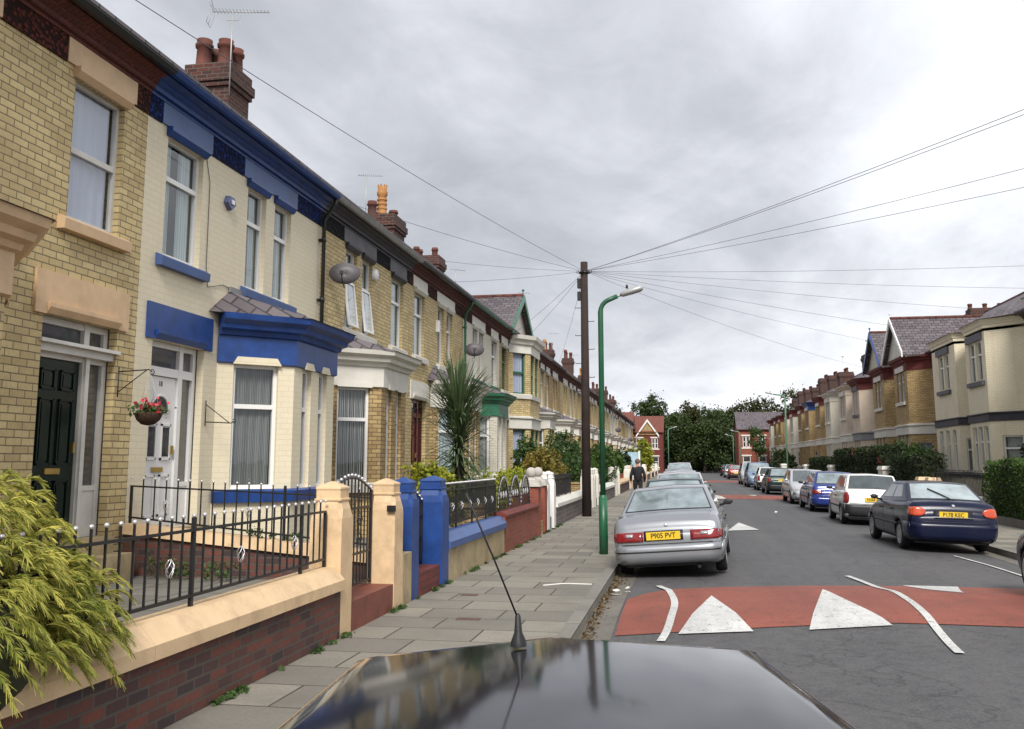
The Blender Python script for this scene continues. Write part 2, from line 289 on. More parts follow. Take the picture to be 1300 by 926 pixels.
LREDD = m_plain('red_lamp_lens', (0.20, 0.006, 0.008), 0.18, 0.15, 9, 0.05, coat=0.8)
LORG = m_plain('orange_lamp_lens', (0.50, 0.06, 0.012), 0.18, 0.15, 9, 0.05, coat=0.8)
LCLR = m_plain('clear_lamp_lens', (0.45, 0.46, 0.47), 0.12, 0.15, 9, 0.05, coat=0.8, metallic=0.4)
CARGL = m_darkglass('car_glass', (0.035, 0.045, 0.048), 0.0, 0.04, 1.0)
CARGLP = m_darkglass('car_glass_painted_sky', (0.20, 0.24, 0.25), 0.35, 0.06, 1.0)  # reflected sky partly painted in as a pale base colour
LITTER = m_plain('white_litter', (0.7, 0.68, 0.64), 0.7, 0.1, 8, 0.2)
EARTH = m_plain('dark_soil', (0.045, 0.032, 0.022), 0.95, 0.4, 6, 0.6)
BARK = m_plain('tree_bark', (0.075, 0.055, 0.04), 0.9, 0.3, 6, 0.8)
LEAF_GOLD = m_leaf('golden_conifer_leaf', (0.15, 0.21, 0.03), (0.70, 0.60, 0.14), (0.12, 0.17, 0.02))
LEAF_CORD = m_leaf('sword_leaf', (0.04, 0.08, 0.03), (0.17, 0.22, 0.11))
LEAF_TREE = m_leaf('tree_leaf', (0.030, 0.055, 0.016), (0.075, 0.11, 0.03), (0.025, 0.04, 0.014))
LEAF_TREE2 = m_leaf('brown_green_leaf', (0.05, 0.055, 0.018), (0.10, 0.10, 0.034), (0.03, 0.04, 0.014))
LEAF_HEDGE = m_leaf('hedge_leaf', (0.035, 0.08, 0.014), (0.095, 0.17, 0.03), (0.03, 0.05, 0.014))
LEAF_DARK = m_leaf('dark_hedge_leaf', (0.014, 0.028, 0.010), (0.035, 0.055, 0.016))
LEAF_LIME = m_leaf('lime_leaf', (0.20, 0.24, 0.02), (0.42, 0.42, 0.04), (0.09, 0.14, 0.02))
LEAF_MID = m_leaf('garden_leaf', (0.04, 0.085, 0.02), (0.09, 0.14, 0.04), (0.03, 0.06, 0.02))
LEAF_GOLD2 = m_leaf('amber_leaf', (0.20, 0.15, 0.03), (0.33, 0.24, 0.05), (0.08, 0.11, 0.02))
PETAL = m_leaf('red_petal', (0.65, 0.03, 0.04), (0.75, 0.12, 0.16))

def m_frieze(name, hi, lo):
    m, nt, b, _ = _new(name); uv = _co(nt, True); v = nt.nodes.new('ShaderNodeTexVoronoi'); v.inputs['Scale'].default_value = 16; nt.links.new(uv, v.inputs['Vector'])
    n = _noise(nt, uv, 22, 3); d = _range(nt, v.outputs['Distance'], 0.15, 0.6, 1, 0)
    nt.links.new(_mixc(nt, d, lo, hi), b.inputs['Base Color']); b.inputs['Roughness'].default_value = 0.8; b.inputs['Specular IOR Level'].default_value = 0.15; p = _bump(nt, b, d, 1.0, 0.03); _bump(nt, b, n, 0.6, 0.015, p); return m
FRZ = {'royal_blue_paint': m_frieze('blue_relief_frieze', (0.02,0.05,0.24), (0.003,0.006,0.03)), 'charcoal_paint': m_frieze('charcoal_relief_frieze', (0.03,0.03,0.04), (0.003,0.003,0.005)), 'red_moulded_brick': m_frieze('red_relief_frieze', (0.15,0.04,0.03), (0.02,0.008,0.006))}
# ------------------------------------------------------------------ mesh helpers
def put(o, parent=None):
    COL.objects.link(o)
    if parent is not None: o.parent = parent
    return o
def tag(o, label=None, cat=None, group=None, kind=None):
    if label: o['label'] = label
    if cat: o['category'] = cat
    if group: o['group'] = group
    if kind: o['kind'] = kind
    return o
def empty(name, loc, rz=0.0, label=None, cat=None, group=None):
    o = bpy.data.objects.new(name, None); o.empty_display_size = 0.2; o.location = loc; o.rotation_euler = (0, 0, rz); COL.objects.link(o)
    return tag(o, label, cat, group)
class MB:
    def __init__(s, fr=(0, 0, 1, 0)): s.v = []; s.f = []; s.m = []; s.sm = []; s.fr = fr
    def P(s, p):
        ox, oy, dx, dy = s.fr; t, u, z = p; return (ox+dx*t-dy*u, oy+dy*t+dx*u, z)
    def add(s, verts, faces, mi=0, smooth=False):
        b = len(s.v); s.v += [s.P(p) for p in verts]
        for f in faces: s.f.append(tuple(b+i for i in f)); s.m.append(mi); s.sm.append(smooth)
    def box(s, x0, x1, y0, y1, z0, z1, mi=0):
        s.add([(x0,y0,z0),(x1,y0,z0),(x1,y1,z0),(x0,y1,z0),(x0,y0,z1),(x1,y0,z1),(x1,y1,z1),(x0,y1,z1)],
              [(0,3,2,1),(4,5,6,7),(0,1,5,4),(1,2,6,5),(2,3,7,6),(3,0,4,7)], mi)
    def frust(s, cx, cy, z0, z1, a0, b0, a1, b1, mi=0):
        s.add([(cx-a0,cy-b0,z0),(cx+a0,cy-b0,z0),(cx+a0,cy+b0,z0),(cx-a0,cy+b0,z0),(cx-a1,cy-b1,z1),(cx+a1,cy-b1,z1),(cx+a1,cy+b1,z1),(cx-a1,cy+b1,z1)],
              [(0,3,2,1),(4,5,6,7),(0,1,5,4),(1,2,6,5),(2,3,7,6),(3,0,4,7)], mi)
    def quad(s, a, b, c, d, mi=0): s.add([a, b, c, d], [(0, 1, 2, 3)], mi)
    def poly(s, pts, mi=0): s.add(pts, [tuple(range(len(pts)))], mi)
    def prism(s, pts, z0, z1, mi=0):                     # ccw polygon
        n = len(pts); v = [(p[0],p[1],z0) for p in pts]+[(p[0],p[1],z1) for p in pts]
        s.add(v, [tuple(range(n-1,-1,-1)), tuple(range(n,2*n))]+[(i,(i+1)%n,(i+1)%n+n,i+n) for i in range(n)], mi)
    def extx(s, prof, x0, x1, mi=0):                     # prof: (y,z) closed polygon, extruded in x
        n = len(prof); v = [(x0,p[0],p[1]) for p in prof]+[(x1,p[0],p[1]) for p in prof]
        s.add(v, [tuple(range(n)), tuple(range(2*n-1,n-1,-1))]+[((i+1)%n,i,i+n,(i+1)%n+n) for i in range(n)], mi)
    def cyl(s, p, q, r0, r1=None, n=10, mi=0, caps=True, smooth=True):
        r1 = r0 if r1 is None else r1; p = Vector(p); q = Vector(q); d = (q-p).normalized()
        a = d.orthogonal().normalized(); b = d.cross(a); v = []
        for c, r in ((p, r0), (q, r1)):
            for i in range(n):
                t = 2*math.pi*i/n; v.append(tuple(c+a*(r*math.cos(t))+b*(r*math.sin(t))))
        s.add(v, [(i,(i+1)%n,(i+1)%n+n,i+n) for i in range(n)], mi, smooth)
        if caps: s.add(v, [tuple(range(n-1,-1,-1)), tuple(range(n,2*n))], mi)
    def tube(s, pts, r, n=6, mi=0):
        pts = [Vector(p) for p in pts]; rr = r if isinstance(r, (list, tuple)) else [r]*len(pts); v = []; a = None
        for i, p in enumerate(pts):
            d = (pts[min(i+1,len(pts)-1)]-pts[max(i-1,0)]).normalized()
            if a is None: a = d.orthogonal().normalized()
            else: a = (a-d*a.dot(d)).normalized()
            b = d.cross(a)
            for k in range(n):
                t = 2*math.pi*k/n; v.append(tuple(p+a*(rr[i]*math.cos(t))+b*(rr[i]*math.sin(t))))
        f = []
        for i in range(len(pts)-1):
            for k in range(n): f.append((i*n+k, i*n+(k+1)%n, (i+1)*n+(k+1)%n, (i+1)*n+k))
        s.add(v, f, mi, True); L = len(pts)-1
        s.add(v[:n], [tuple(range(n-1,-1,-1))], mi); s.add(v[L*n:], [tuple(range(n))], mi)
    def lathe(s, prof, c=(0,0,0), n=16, mi=0, ax='z'):   # prof (r,h)
        v = []
        for r, h in prof:
            for k in range(n):
                t = 2*math.pi*k/n; x, y = r*math.cos(t), r*math.sin(t)
                v.append((c[0]+x, c[1]+y, c[2]+h) if ax == 'z' else ((c[0]+h, c[1]+x, c[2]+y) if ax == 'x' else (c[0]+x, c[1]+h, c[2]+y)))
        s.add(v, [(i*n+k, i*n+(k+1)%n, (i+1)*n+(k+1)%n, (i+1)*n+k) for i in range(len(prof)-1) for k in range(n)], mi, True)
    def ball(s, c, r, n=10, mi=0, sz=1.0):
        m = max(4, n//2); s.lathe([(r*math.sin(math.pi*i/m)+1e-5, -r*sz*math.cos(math.pi*i/m)) for i in range(m+1)], c, n, mi)
    def molding(s, path, prof, mi=0, caps=True):        # outward = left of direction
        nn = []
        for i in range(len(path)-1):
            dx, dy = path[i+1][0]-path[i][0], path[i+1][1]-path[i][1]; l = math.hypot(dx, dy); nn.append((-dy/l, dx/l))
        mt = []
        for i in range(len(path)):
            a = nn[max(i-1,0)]; b = nn[min(i,len(nn)-1)]; k = 1+a[0]*b[0]+a[1]*b[1]; mt.append(((a[0]+b[0])/k, (a[1]+b[1])/k))
        v = []; m = len(prof)
        for p, q in zip(path, mt):
            for o, z in prof: v.append((p[0]+q[0]*o, p[1]+q[1]*o, z))
        f = [(i*m+j, i*m+(j+1)%m, (i+1)*m+(j+1)%m, (i+1)*m+j) for i in range(len(path)-1) for j in range(m)]
        if caps: f += [tuple(range(m-1,-1,-1)), tuple(range((len(path)-1)*m, len(path)*m))]
        s.add(v, f, mi)
    def build(s, name, mats, parent=None, loc=None, uv=True, fix=True, swap=False):
        me = bpy.data.meshes.new(name); me.from_pydata(s.v, [], s.f)
        if not isinstance(mats, (list, tuple)): mats = [mats]
        for m in mats: me.materials.append(m)
        me.polygons.foreach_set('material_index', s.m); me.polygons.foreach_set('use_smooth', s.sm)
        if fix and len(s.f) < 60000:
            bm = bmesh.new(); bm.from_mesh(me); bmesh.ops.remove_doubles(bm, verts=bm.verts, dist=1e-5) if any(s.sm) else None
            bmesh.ops.recalc_face_normals(bm, faces=bm.faces); bm.to_mesh(me); bm.free()
        if uv: boxuv(me, swap)
        o = bpy.data.objects.new(name, me); put(o, parent)
        if loc: o.location = loc
        return o
def boxuv(me, swap=False):
    ul = me.uv_layers.new(name='UVMap'); d = ul.data
    for p in me.polygons:
        n = p.normal
        if abs(n.z) > 0.86:
            for li in p.loop_indices:
                c = me.vertices[me.loops[li].vertex_index].co; d[li].uv = (c.x+.03*math.sin(c.y), c.y) if swap else (c.y, c.x)
        else:
            h = Vector((-n.y, n.x, 0)).normalized(); w = n.cross(h)
            for li in p.loop_indices:
                c = me.vertices[me.loops[li].vertex_index].co; d[li].uv = (c.dot(h), c.dot(w) if abs(n.z) > 0.2 else c.z)
def raw_mesh(name, verts, faces4, mat, parent=None, n=4):
    me = bpy.data.meshes.new(name); nv = len(verts); nf = len(faces4)
    me.vertices.add(nv); me.vertices.foreach_set('co', np.asarray(verts, dtype=np.float32).ravel())
    me.loops.add(nf*n); me.loops.foreach_set('vertex_index', np.asarray(faces4, dtype=np.int32).ravel())
    me.polygons.add(nf); me.polygons.foreach_set('loop_start', np.arange(0, nf*n, n, dtype=np.int32)); me.polygons.foreach_set('loop_total', np.full(nf, n, dtype=np.int32))
    me.update(calc_edges=True); me.materials.append(mat)
    return put(bpy.data.objects.new(name, me), parent)
def leaves(name, centers, size, mat, parent=None, rng=None, aspect=1.6, droop=0.0):
    rng = rng or np.random.default_rng(3); n = len(centers); c = np.asarray(centers)
    a = rng.normal(size=(n,3)); a[:,2] -= droop; a /= np.linalg.norm(a,axis=1)[:,None]
    b = rng.normal(size=(n,3)); b -= a*np.sum(a*b,axis=1)[:,None]; b /= np.linalg.norm(b,axis=1)[:,None]
    s = (size*rng.uniform(0.6,1.35,n))[:,None]; k = np.cross(a,b)*s*0.18
    v = np.stack([c-a*s*aspect/2, c+b*s/2+k, c+a*s*aspect/2, c-b*s/2+k], axis=1).reshape(-1,3)
    return raw_mesh(name, v, np.arange(4*n).reshape(n,4), mat, parent)
def clumps(blobs, nclump, per, spread, rng):
    pts = []; vol = np.array([b[3]*b[4]*b[5] for b in blobs])**0.67; vol /= vol.sum()
    for b, w in zip(blobs, vol):
        m = max(3, int(nclump*w)); d = rng.normal(size=(m,3)); d /= np.linalg.norm(d,axis=1)[:,None]
        r = rng.uniform(0.45, 1.06, m)**0.6; ctr = np.array(b[:3])+d*r[:,None]*np.array(b[3:6])
        for q in ctr: pts.append(q+rng.normal(size=(per,3))*spread*rng.uniform(0.6,1.3))
    return np.concatenate(pts)
def text_mesh(body, name, mat, parent, size, M, extrude=0.002, align='CENTER'):
    cu = bpy.data.curves.new('lettering', 'FONT'); cu.body = body; cu.size = size; cu.extrude = extrude; cu.align_x = align; cu.align_y = 'CENTER'; cu.offset = size*0.012
    ob = bpy.data.objects.new('lettering_source', cu); COL.objects.link(ob); dg = bpy.context.evaluated_depsgraph_get()
    me = bpy.data.meshes.new_from_object(ob.evaluated_get(dg)); bpy.data.objects.remove(ob); me.transform(M); me.materials.clear(); me.materials.append(mat)
    me.name = name; return put(bpy.data.objects.new(name, me), parent)
# ------------------------------------------------------------------ wall with openings and windows
def wall(mb, L, z0, z1, ops, dep=0.11, mi=0, mi_in=1, t0=0.0):
    xs = sorted(set([t0, L]+[q for o in ops for q in o[:2]])); zs = sorted(set([z0, z1]+[q for o in ops for q in o[2:4]]))
    for i in range(len(xs)-1):
        for j in range(len(zs)-1):
            cx, cz = (xs[i]+xs[i+1])/2, (zs[j]+zs[j+1])/2
            if any(o[0] < cx < o[1] and o[2] < cz < o[3] for o in ops): continue
            mb.quad((xs[i],0,zs[j]), (xs[i],0,zs[j+1]), (xs[i+1],0,zs[j+1]), (xs[i+1],0,zs[j]), mi)
    for a, b, c, d in [o[:4] for o in ops]:
        for y0, y1, m in ((0, -dep, mi), (-dep, -0.42, mi_in)):
            mb.quad((a,y0,c),(a,y1,c),(a,y1,d),(a,y0,d),m); mb.quad((b,y0,c),(b,y1,c),(b,y1,d),(b,y0,d),m)
            mb.quad((a,y0,c),(b,y0,c),(b,y1,c),(a,y1,c),m); mb.quad((a,y0,d),(b,y0,d),(b,y1,d),(a,y1,d),m)
        mb.quad((a,-0.42,c),(b,-0.42,c),(b,-0.42,d),(a,-0.42,d),mi_in)
def window(fr, o, parent, mat, curtain=None, style='top', dep=0.11, detail=True, curt_part=1.0, fw=0.055):
    a, b, c, d = o[:4]; y = -dep+0.03; w = MB(fr)
    w.box(a, a+fw, y-0.06, y, c, d); w.box(b-fw, b, y-0.06, y, c, d); w.box(a+fw, b-fw, y-0.06, y, c, c+fw*1.1); w.box(a+fw, b-fw, y-0.06, y, d-fw, d)
    h = d-c; bars = []
    if style == 'top': bars = [c+h*0.66]
    elif style == 'sash': bars = [c+h*0.5]
    elif style == 'low': bars = [c+h*0.72]
    for q in bars: w.box(a+fw, b-fw, y-0.055, y+0.006, q-0.035, q+0.035)
    if style == 'open':                                    # a casement swung open at the bottom
        w.box(a+fw, b-fw, y-0.055, y+0.004, c+h*0.60, c+h*0.60+0.05)
    fo = w.build('window', mat, parent)
    p = MB(fr); p.quad((a+fw, y-0.033, c+fw), (a+fw, y-0.033, d-fw), (b-fw, y-0.033, d-fw), (b-fw, y-0.033, c+fw)); p.build('pane', GLASS if detail else DGL, fo)
    if style == 'open':
        q = MB(fr); ww = b-a-2*fw; hh = h*0.60-fw; n = 4
        for (x0,x1,zz0,zz1) in ((0,.05,0,hh),(ww-.05,ww,0,hh),(0.05,ww-.05,0,.05),(.05,ww-.05,hh-.05,hh)):
            pts = []
            for (x, z) in ((x0,zz0),(x1,zz0),(x1,zz1),(x0,zz1)): pts.append((a+fw+x, y+0.01+(hh-z)*0.13, c+fw+z))
            q.poly(pts); q.poly([(p_[0], p_[1]+0.04, p_[2]) for p_ in reversed(pts)])
            for i in range(4):
                s, e = pts[i], pts[(i+1)%4]; q.quad(s, e, (e[0], e[1]+.04, e[2]), (s[0], s[1]+.04, s[2]))
        q.build('open_sash', mat, fo)
        g = MB(fr); z = (0.05, hh-0.05)
        g.quad((a+fw+.05, y+0.03+(hh-z[0])*.13, c+fw+z[0]), (b-fw-.05, y+0.03+(hh-z[0])*.13, c+fw+z[0]), (b-fw-.05, y+.03+(hh-z[1])*.13, c+fw+z[1]), (a+fw+.05, y+.03+(hh-z[1])*.13, c+fw+z[1]))
        g.build('sash_glass', m_glass('sky_reflecting_glass', 0.18), fo)
    if detail and curtain is not None:
        q = MB(fr); n = 14; ww = (b-a-2*fw); yb = y-0.10
        def sheet(x0, x1, z0, z1, amp=0.012):
            for i in range(n):
                u0, u1 = x0+(x1-x0)*i/n, x0+(x1-x0)*(i+1)/n
                q.quad((u0,yb+amp*math.sin(i*2.1),z0),(u1,yb+amp*math.sin((i+1)*2.1),z0),(u1,yb+amp*math.sin((i+1)*2.1),z1),(u0,yb+amp*math.sin(i*2.1),z1))
        if curt_part >= 1: sheet(a+fw, b-fw, c+0.03, d-0.03)
        else:
            sheet(a+fw, a+fw+ww*curt_part*0.5, c+0.03, d-0.03); sheet(b-fw-ww*curt_part*0.5, b-fw, c+0.03, d-0.03)
        q.build('curtain', curtain, fo)
    return fo
def lintel(mb, a, b, z0, z1, out=0.03, mi=0):
    """stone lintel with a stepped, chamfered lower edge"""
    mb.box(a, b, 0, out, z0+0.10, z1, mi)
    mb.prism([(a, out), (a, 0), (a+0.12, 0), (a+0.12, out)][::-1], z0, z0+0.10, mi); mb.prism([(b-0.12, out), (b-0.12, 0), (b, 0), (b, out)][::-1], z0, z0+0.10, mi)
    mb.extx([(0, z0+0.10), (out+0.05, z0+0.10), (out+0.05, z0+0.07), (out-0.01, z0+0.015), (0, z0+0.015)], a+0.16, b-0.16, mi)
def chim(parent, mb, x0, x1, y0, y1, z0, z1, pots, potmat=TERRA, detail=True, mat=None):
    """brick stack (roof child) with corbelled cap and its pots; local coordinates"""
    mb.box(x0, x1, y0, y1, z0, z1-0.42)
    mb.box(x0-0.05, x1+0.05, y0-0.05, y1+0.05, z1-0.50, z1-0.40); mb.box(x0-0.09, x1+0.09, y0-0.09, y1+0.09, z1-0.398, z1-0.20)
    mb.box(x0-0.04, x1+0.04, y0-0.04, y1+0.04, z1-0.198, z1)
    return None
def pot(parent, x, y, z, h, r, mat, crown=False):
    p = MB(); p.lathe([(r*1.05,0),(r*1.05,h*.08),(r*0.92,h*.12),(r*0.82,h*.70),(r*1.02,h*.74),(r*1.05,h*.84),(r*.86,h*.88),(r*.92,h),(r*.7,h),(r*.66,h*.5),(0.001,h*.5)], (x,y,z), 14)
    if crown:
        for k in range(8):
            t = k*math.pi/4; p.box(x+r*.85*math.cos(t)-.02, x+r*.85*math.cos(t)+.02, y+r*.85*math.sin(t)-.02, y+r*.85*math.sin(t)+.02, z+h, z+h+.06)
        for k in range(4): p.lathe([(r*.95, h*(.15+.14*k)), (r*1.03, h*(.18+.14*k)), (r*.9, h*(.22+.14*k))], (x,y,z), 14)
    return p.build('chimney_pot', mat, parent)
EZ = 6.95       # eaves
def house(name, side, Y0, Y1, bay, P, label, cat='house'):
    """one terraced house. side -1: left row, +1: right row. bay: 'near'/'far' end as seen from the camera"""
    g = P.get; Wd = Y1-Y0; X = g('X', -7.0 if side < 0 else 12.2); det = g('detail', True); FZ = 0.80
    if side < 0: root = empty(name, (X, Y1, 0), R(-90), label, cat); low = (bay == 'far')
    else: root = empty(name, (X, Y0, 0), R(90), label, cat); low = (bay == 'near')
    k = Wd/6.2
    def S(a, b): return (a*k, b*k) if low else (Wd-b*k, Wd-a*k)
    p = g('proj', 0.88); two = g('two', False); upz0, upz1 = g('up', (4.52, 6.24))
    b0, b1 = g('bay_s', None) or S(0.47, 4.0)
    cl, ch = g('cant', (0.88, 0.88))
    d0, d1 = S(4.4, 5.8); w0, w1 = S(4.68, 5.68); t0, t1 = S(1.45, 2.15); t2, t3 = S(2.5, 3.2)
    wm, lm, cm, fm, tm = P['wall'], P['lintel'], P['cornice'], g('frieze', P['cornice']), g('trim', P['lintel'])
    base = (0, 0, 1, 0)
    # front wall ---------------------------------------------------------------
    mb = MB(); ztop = 6.65; bh = 3.22; door_top = 3.35
    ops = [(d0, d1, FZ, door_top)]
    if not two: ops += [(t0, t1, upz0, upz1), (t2, t3, upz0, upz1)]
    ops.append((w0, w1, upz0, upz1))
    nop = []
    for o in ops: nop.append(o)
    # bay hole: the strip behind the bay
    xs_hole = (b0+0.05, b1-0.05, 0.0, 3.3 if not two else 6.6)
    wall(mb, Wd, -0.05, ztop, nop)
    # side and back walls
    D = -8.0
    mb.quad((0,0,-.05),(0,D,-.05),(0,D,ztop),(0,0,ztop)); mb.quad((Wd,0,-.05),(Wd,D,-.05),(Wd,D,ztop),(Wd,0,ztop)); mb.quad((0,D,-.05),(Wd,D,-.05),(Wd,D,ztop),(0,D,ztop))
    RZ = 9.55; ry = -3.7 if side < 0 else -3.9
    for x in (0.0, Wd): mb.poly([(x,0.0,ztop),(x,ry,RZ-0.1),(x,D,ztop)])
    mb.build('wall', [wm, INTER], root)
    # roof ---------------------------------------------------------------------
    rb = MB(); ov = 0.42; e0 = EZ
    sl = (RZ-e0)/(ov-ry)
    rb.extx([(ov, e0), (ov, e0+0.05), (ry, RZ+0.06), (D-0.3, e0+0.05), (D-0.3, e0), (ry, RZ)], 0.0, Wd)
    rf = rb.build('roof', g('roof', SLATE), root)
    rt = MB(); 
    for i in range(int(Wd/0.45)):
        x0 = i*0.45; rt.cyl((x0+.01, ry, RZ+0.045), (x0+0.44, ry, RZ+0.045), 0.10, 0.095, 8)
    rt.build('ridge_tile', TERRA if not g('dark_ridge') else GREYL, rf)
    if g('chimney'):
        c = g('chimney'); cx0, cx1, cy0, cy1, cz1 = c['box']
        q = MB(); chim(rf, q, cx0, cx1, cy0, cy1, 6.9, cz1, c['pots']); co = q.build('chimney', CHIMB, rf)
        for (px, py, h, r, m, cr) in c['pots']: 
            po = pot(rf, px, py, cz1-0.01, h, r, m, cr)
    # cornice, gutter, frieze ---------------------------------------------------
    two_gable = g('gable')
    c = MB(); segs = [(0, Wd)]
    if two: segs = [(0, b0), (b1, Wd)]
    for a, b in segs:
        if b-a < 0.05: continue
        c.extx([(0,6.652),(0.04,6.652),(0.04,6.70),(0.09,6.70),(0.09,6.76),(0.15,6.79),(0.15,6.84),(0.25,6.88),(0.25,6.948),(0,6.948)], a+0.001, b-0.001)
        if det and g('dentil'):
            n = int((b-a)/0.16)
            for i in range(n): c.box(a+0.03+i*0.16, a+0.10+i*0.16, 0.04, 0.085, 6.705, 6.755)
        c.build('cornice', cm, root); c = MB()
    for a, b in segs:
        if b-a < 0.05: continue
        gt = MB()
        gt.extx([(0.255,6.93),(0.30,6.875),(0.37,6.875),(0.41,6.93),(0.41,6.98),(0.395,6.98),(0.395,6.935),(0.36,6.89),(0.31,6.89),(0.27,6.935)], a+0.002, b-0.002)
        gt.build('gutter', g('gutter', GUTB), root)
    fb = MB(); lb = MB()
    lz0, lz1 = upz1-0.02, 6.648
    lints = [(w0-0.2, w1+0.2)] + ([] if two else [(min(t0,t2)-0.2, max(t1,t3)+0.2)])
    lints.sort(); cur = 0.0
    for a, b in lints+[(Wd, Wd)]:
        if a-cur > 0.05 and g('frieze_on', True):
            fb = MB(); fb.box(cur+0.002, a-0.002, 0, 0.022, 6.34, 6.649); fb.build('frieze', g('friezem') or FRZ[fm.name], root)
        cur = b
    if two: lints = [(w0-0.2, w1+0.2)]
    for a, b in lints:
        lb = MB()
        if b-a > 2:       # twin windows share a wide lintel with a hood over each light
            lb.box(a, b, 0, 0.032, lz0+0.13, lz1); m = (min(t1,t3)+max(t0,t2))/2
            for q0, q1 in ((t0,t1),(t2,t3)):
                lb.extx([(0,lz0+0.13),(0.085,lz0+0.13),(0.085,lz0+0.08),(0.035,lz0),(0,lz0)], q0-0.06, q1+0.06, 1)
        else:
            lb.box(a, b, 0, 0.032, lz0+0.13, lz1); lb.extx([(0,lz0+0.129),(0.095,lz0+0.129),(0.095,lz0+0.07),(0.035,lz0),(0,lz0)], w0-0.05, w1+0.05, 1)
        lb.build('lintel', [lm, g('hood', tm), g('door_lintel', tm)], root)
    # door lintel
    lb = MB()
    lb.box(d0-0.18, d1+0.18, 0, 0.035, door_top+0.12, door_top+0.48, 2); lb.box(d0-0.18, d0+0.02, 0, 0.035, door_top-0.01, door_top+0.119, 2); lb.box(d1-0.02, d1+0.18, 0, 0.035, door_top-0.01, door_top+0.119, 2)
    lb.extx([(0,door_top+0.12),(0.075,door_top+0.12),(0.075,door_top+0.07),(0.03,door_top),(0,door_top)], d0+0.021, d1-0.021, 2)
    lb.build('lintel', [lm, g('hood', tm), g('door_lintel', tm)], root)
    # sills
    sp = [(w0-0.16, w1+0.16)] + ([] if two else [(min(t0,t2)-0.14, max(t1,t3)+0.14)])
    for a, b in sp:
        sb = MB(); sb.extx([(0,upz0-0.17),(0.10,upz0-0.17),(0.11,upz0-0.05),(0.02,upz0-0.001),(-0.08,upz0-0.001),(-.08,upz0-0.17)], a, b)
        sb.build('window_sill', g('sill', lm), root)
    # windows upstairs
    cu = g('curtains', [NETD, NETD, NETD]); ws = g('wstyle', ['top', 'top', 'top']); wmat = g('frame', WPAINT)
    window(base, (w0, w1, upz0, upz1), root, wmat, cu[0], ws[0], detail=det, curt_part=g('cpart', 1.0))
    if not two:
        window(base, (t0, t1, upz0, upz1), root, wmat, cu[1], ws[1], detail=det, curt_part=g('cpart', 1.0)); window(base, (t2, t3, upz0, upz1), root, wmat, cu[1], ws[1], detail=det, curt_part=g('cpart', 1.0))
    # door -----------------------------------------------------------------------
    door(root, d0, d1, FZ, door_top, g('door', 'panel'), g('doorm', DKRED), g('doorframe', WPAINT), near_high=(side < 0), det=det, number=g('number'))
    st = MB(); st.box(d0-0.05, d1+0.05, 0.0, 0.38, 0.28, 0.60); st.box(d0, d1, -0.35, 0.12, 0.602, 0.795)
    st.build('doorstep', g('step', TANR), root)
    # bay --------------------------------------------------------------------------
    path = [(b0, 0), (b0+cl, p), (b1-ch, p), (b1, 0)]; bm_ = g('bay_wall', wm); bw = MB(); storeys = [(1.28, 3.2)]
    if two: storeys = [(1.28, 3.0), (upz0-0.05, upz1+0.02)]
    bz1 = 3.30 if not two else 6.5
    sillm = g('bay_sill', tm)
    wins = []
    for i in range(3):
        (ax, ay), (bx, by) = path[i], path[i+1]; L = math.hypot(bx-ax, by-ay); fr = (ax, ay, (bx-ax)/L, (by-ay)/L); ops = []
        for si, (z0, z1) in enumerate(storeys):
            if i == 1:
                nw = g('front_lights', 2); pw = 0.24; ww = (L-pw*(nw+1))/nw
                if g('light_w'): ww = g('light_w'); pw = (L-ww*nw)/(nw+1)
                if g('blank_up'):
                    if si == 1: ops += [(L/2-.78, L/2-.10, z0, z1), (L/2+.10, L/2+.78, z0, z1)]
                    else: ops += [(L*(.5+q)-.27, L*(.5+q)+.27, z0, z1) for q in (-.28, 0, .28)]
                    continue
                for j in range(nw): ops.append((pw+j*(ww+pw), pw+j*(ww+pw)+ww, z0, z1))
            else:
                cw = g('cant_w', 0.66)
                if g('blank_up') and si == 1: continue
                ops.append((L/2-cw/2, L/2+cw/2, z0, z1 if not g('blank_up') else z0+1.35))
        bw.fr = fr; wall(bw, L, -0.05, bz1, ops, dep=0.10)
        for o in ops: wins.append((fr, o, i))
    bw.build('bay_wall', [bm_, INTER], root)
    bc = g('bay_curtain', NETD)
    for fr, o, i in wins:
        window(fr, o, root, g('bay_frame', wmat), bc if o[2] < 2 else cu[1], g('bay_style', 'top'), dep=0.10, detail=det)
    bs = MB()
    if g('blank_up'):
        (ax, ay), (bx, by) = path[1], path[2]; L = bx-ax; fr = (ax, ay, 1, 0)
        for z0_, z1_, nm_ in ((upz1+.03, upz1+.30, 'lintel'), (upz0-.22, upz0-.06, 'window_sill')):
            q_ = MB(fr); q_.box(L/2-.95, L/2+.95, .001, .07 if nm_ == 'lintel' else .11, z0_, z1_); q_.build(nm_, lm, root)
    for z0, z1 in storeys[:1 if g('blank_up') else 2]:
        bs = MB(); bs.molding(path, [(0.001, z0-0.20), (0.07, z0-0.20), (0.09, z0-0.03), (0.03, z0-0.002), (0.001, z0-0.002)])
        bs.build('bay_sill', sillm, root)
    cb = MB(); bcm = g('bay_cornice', tm)
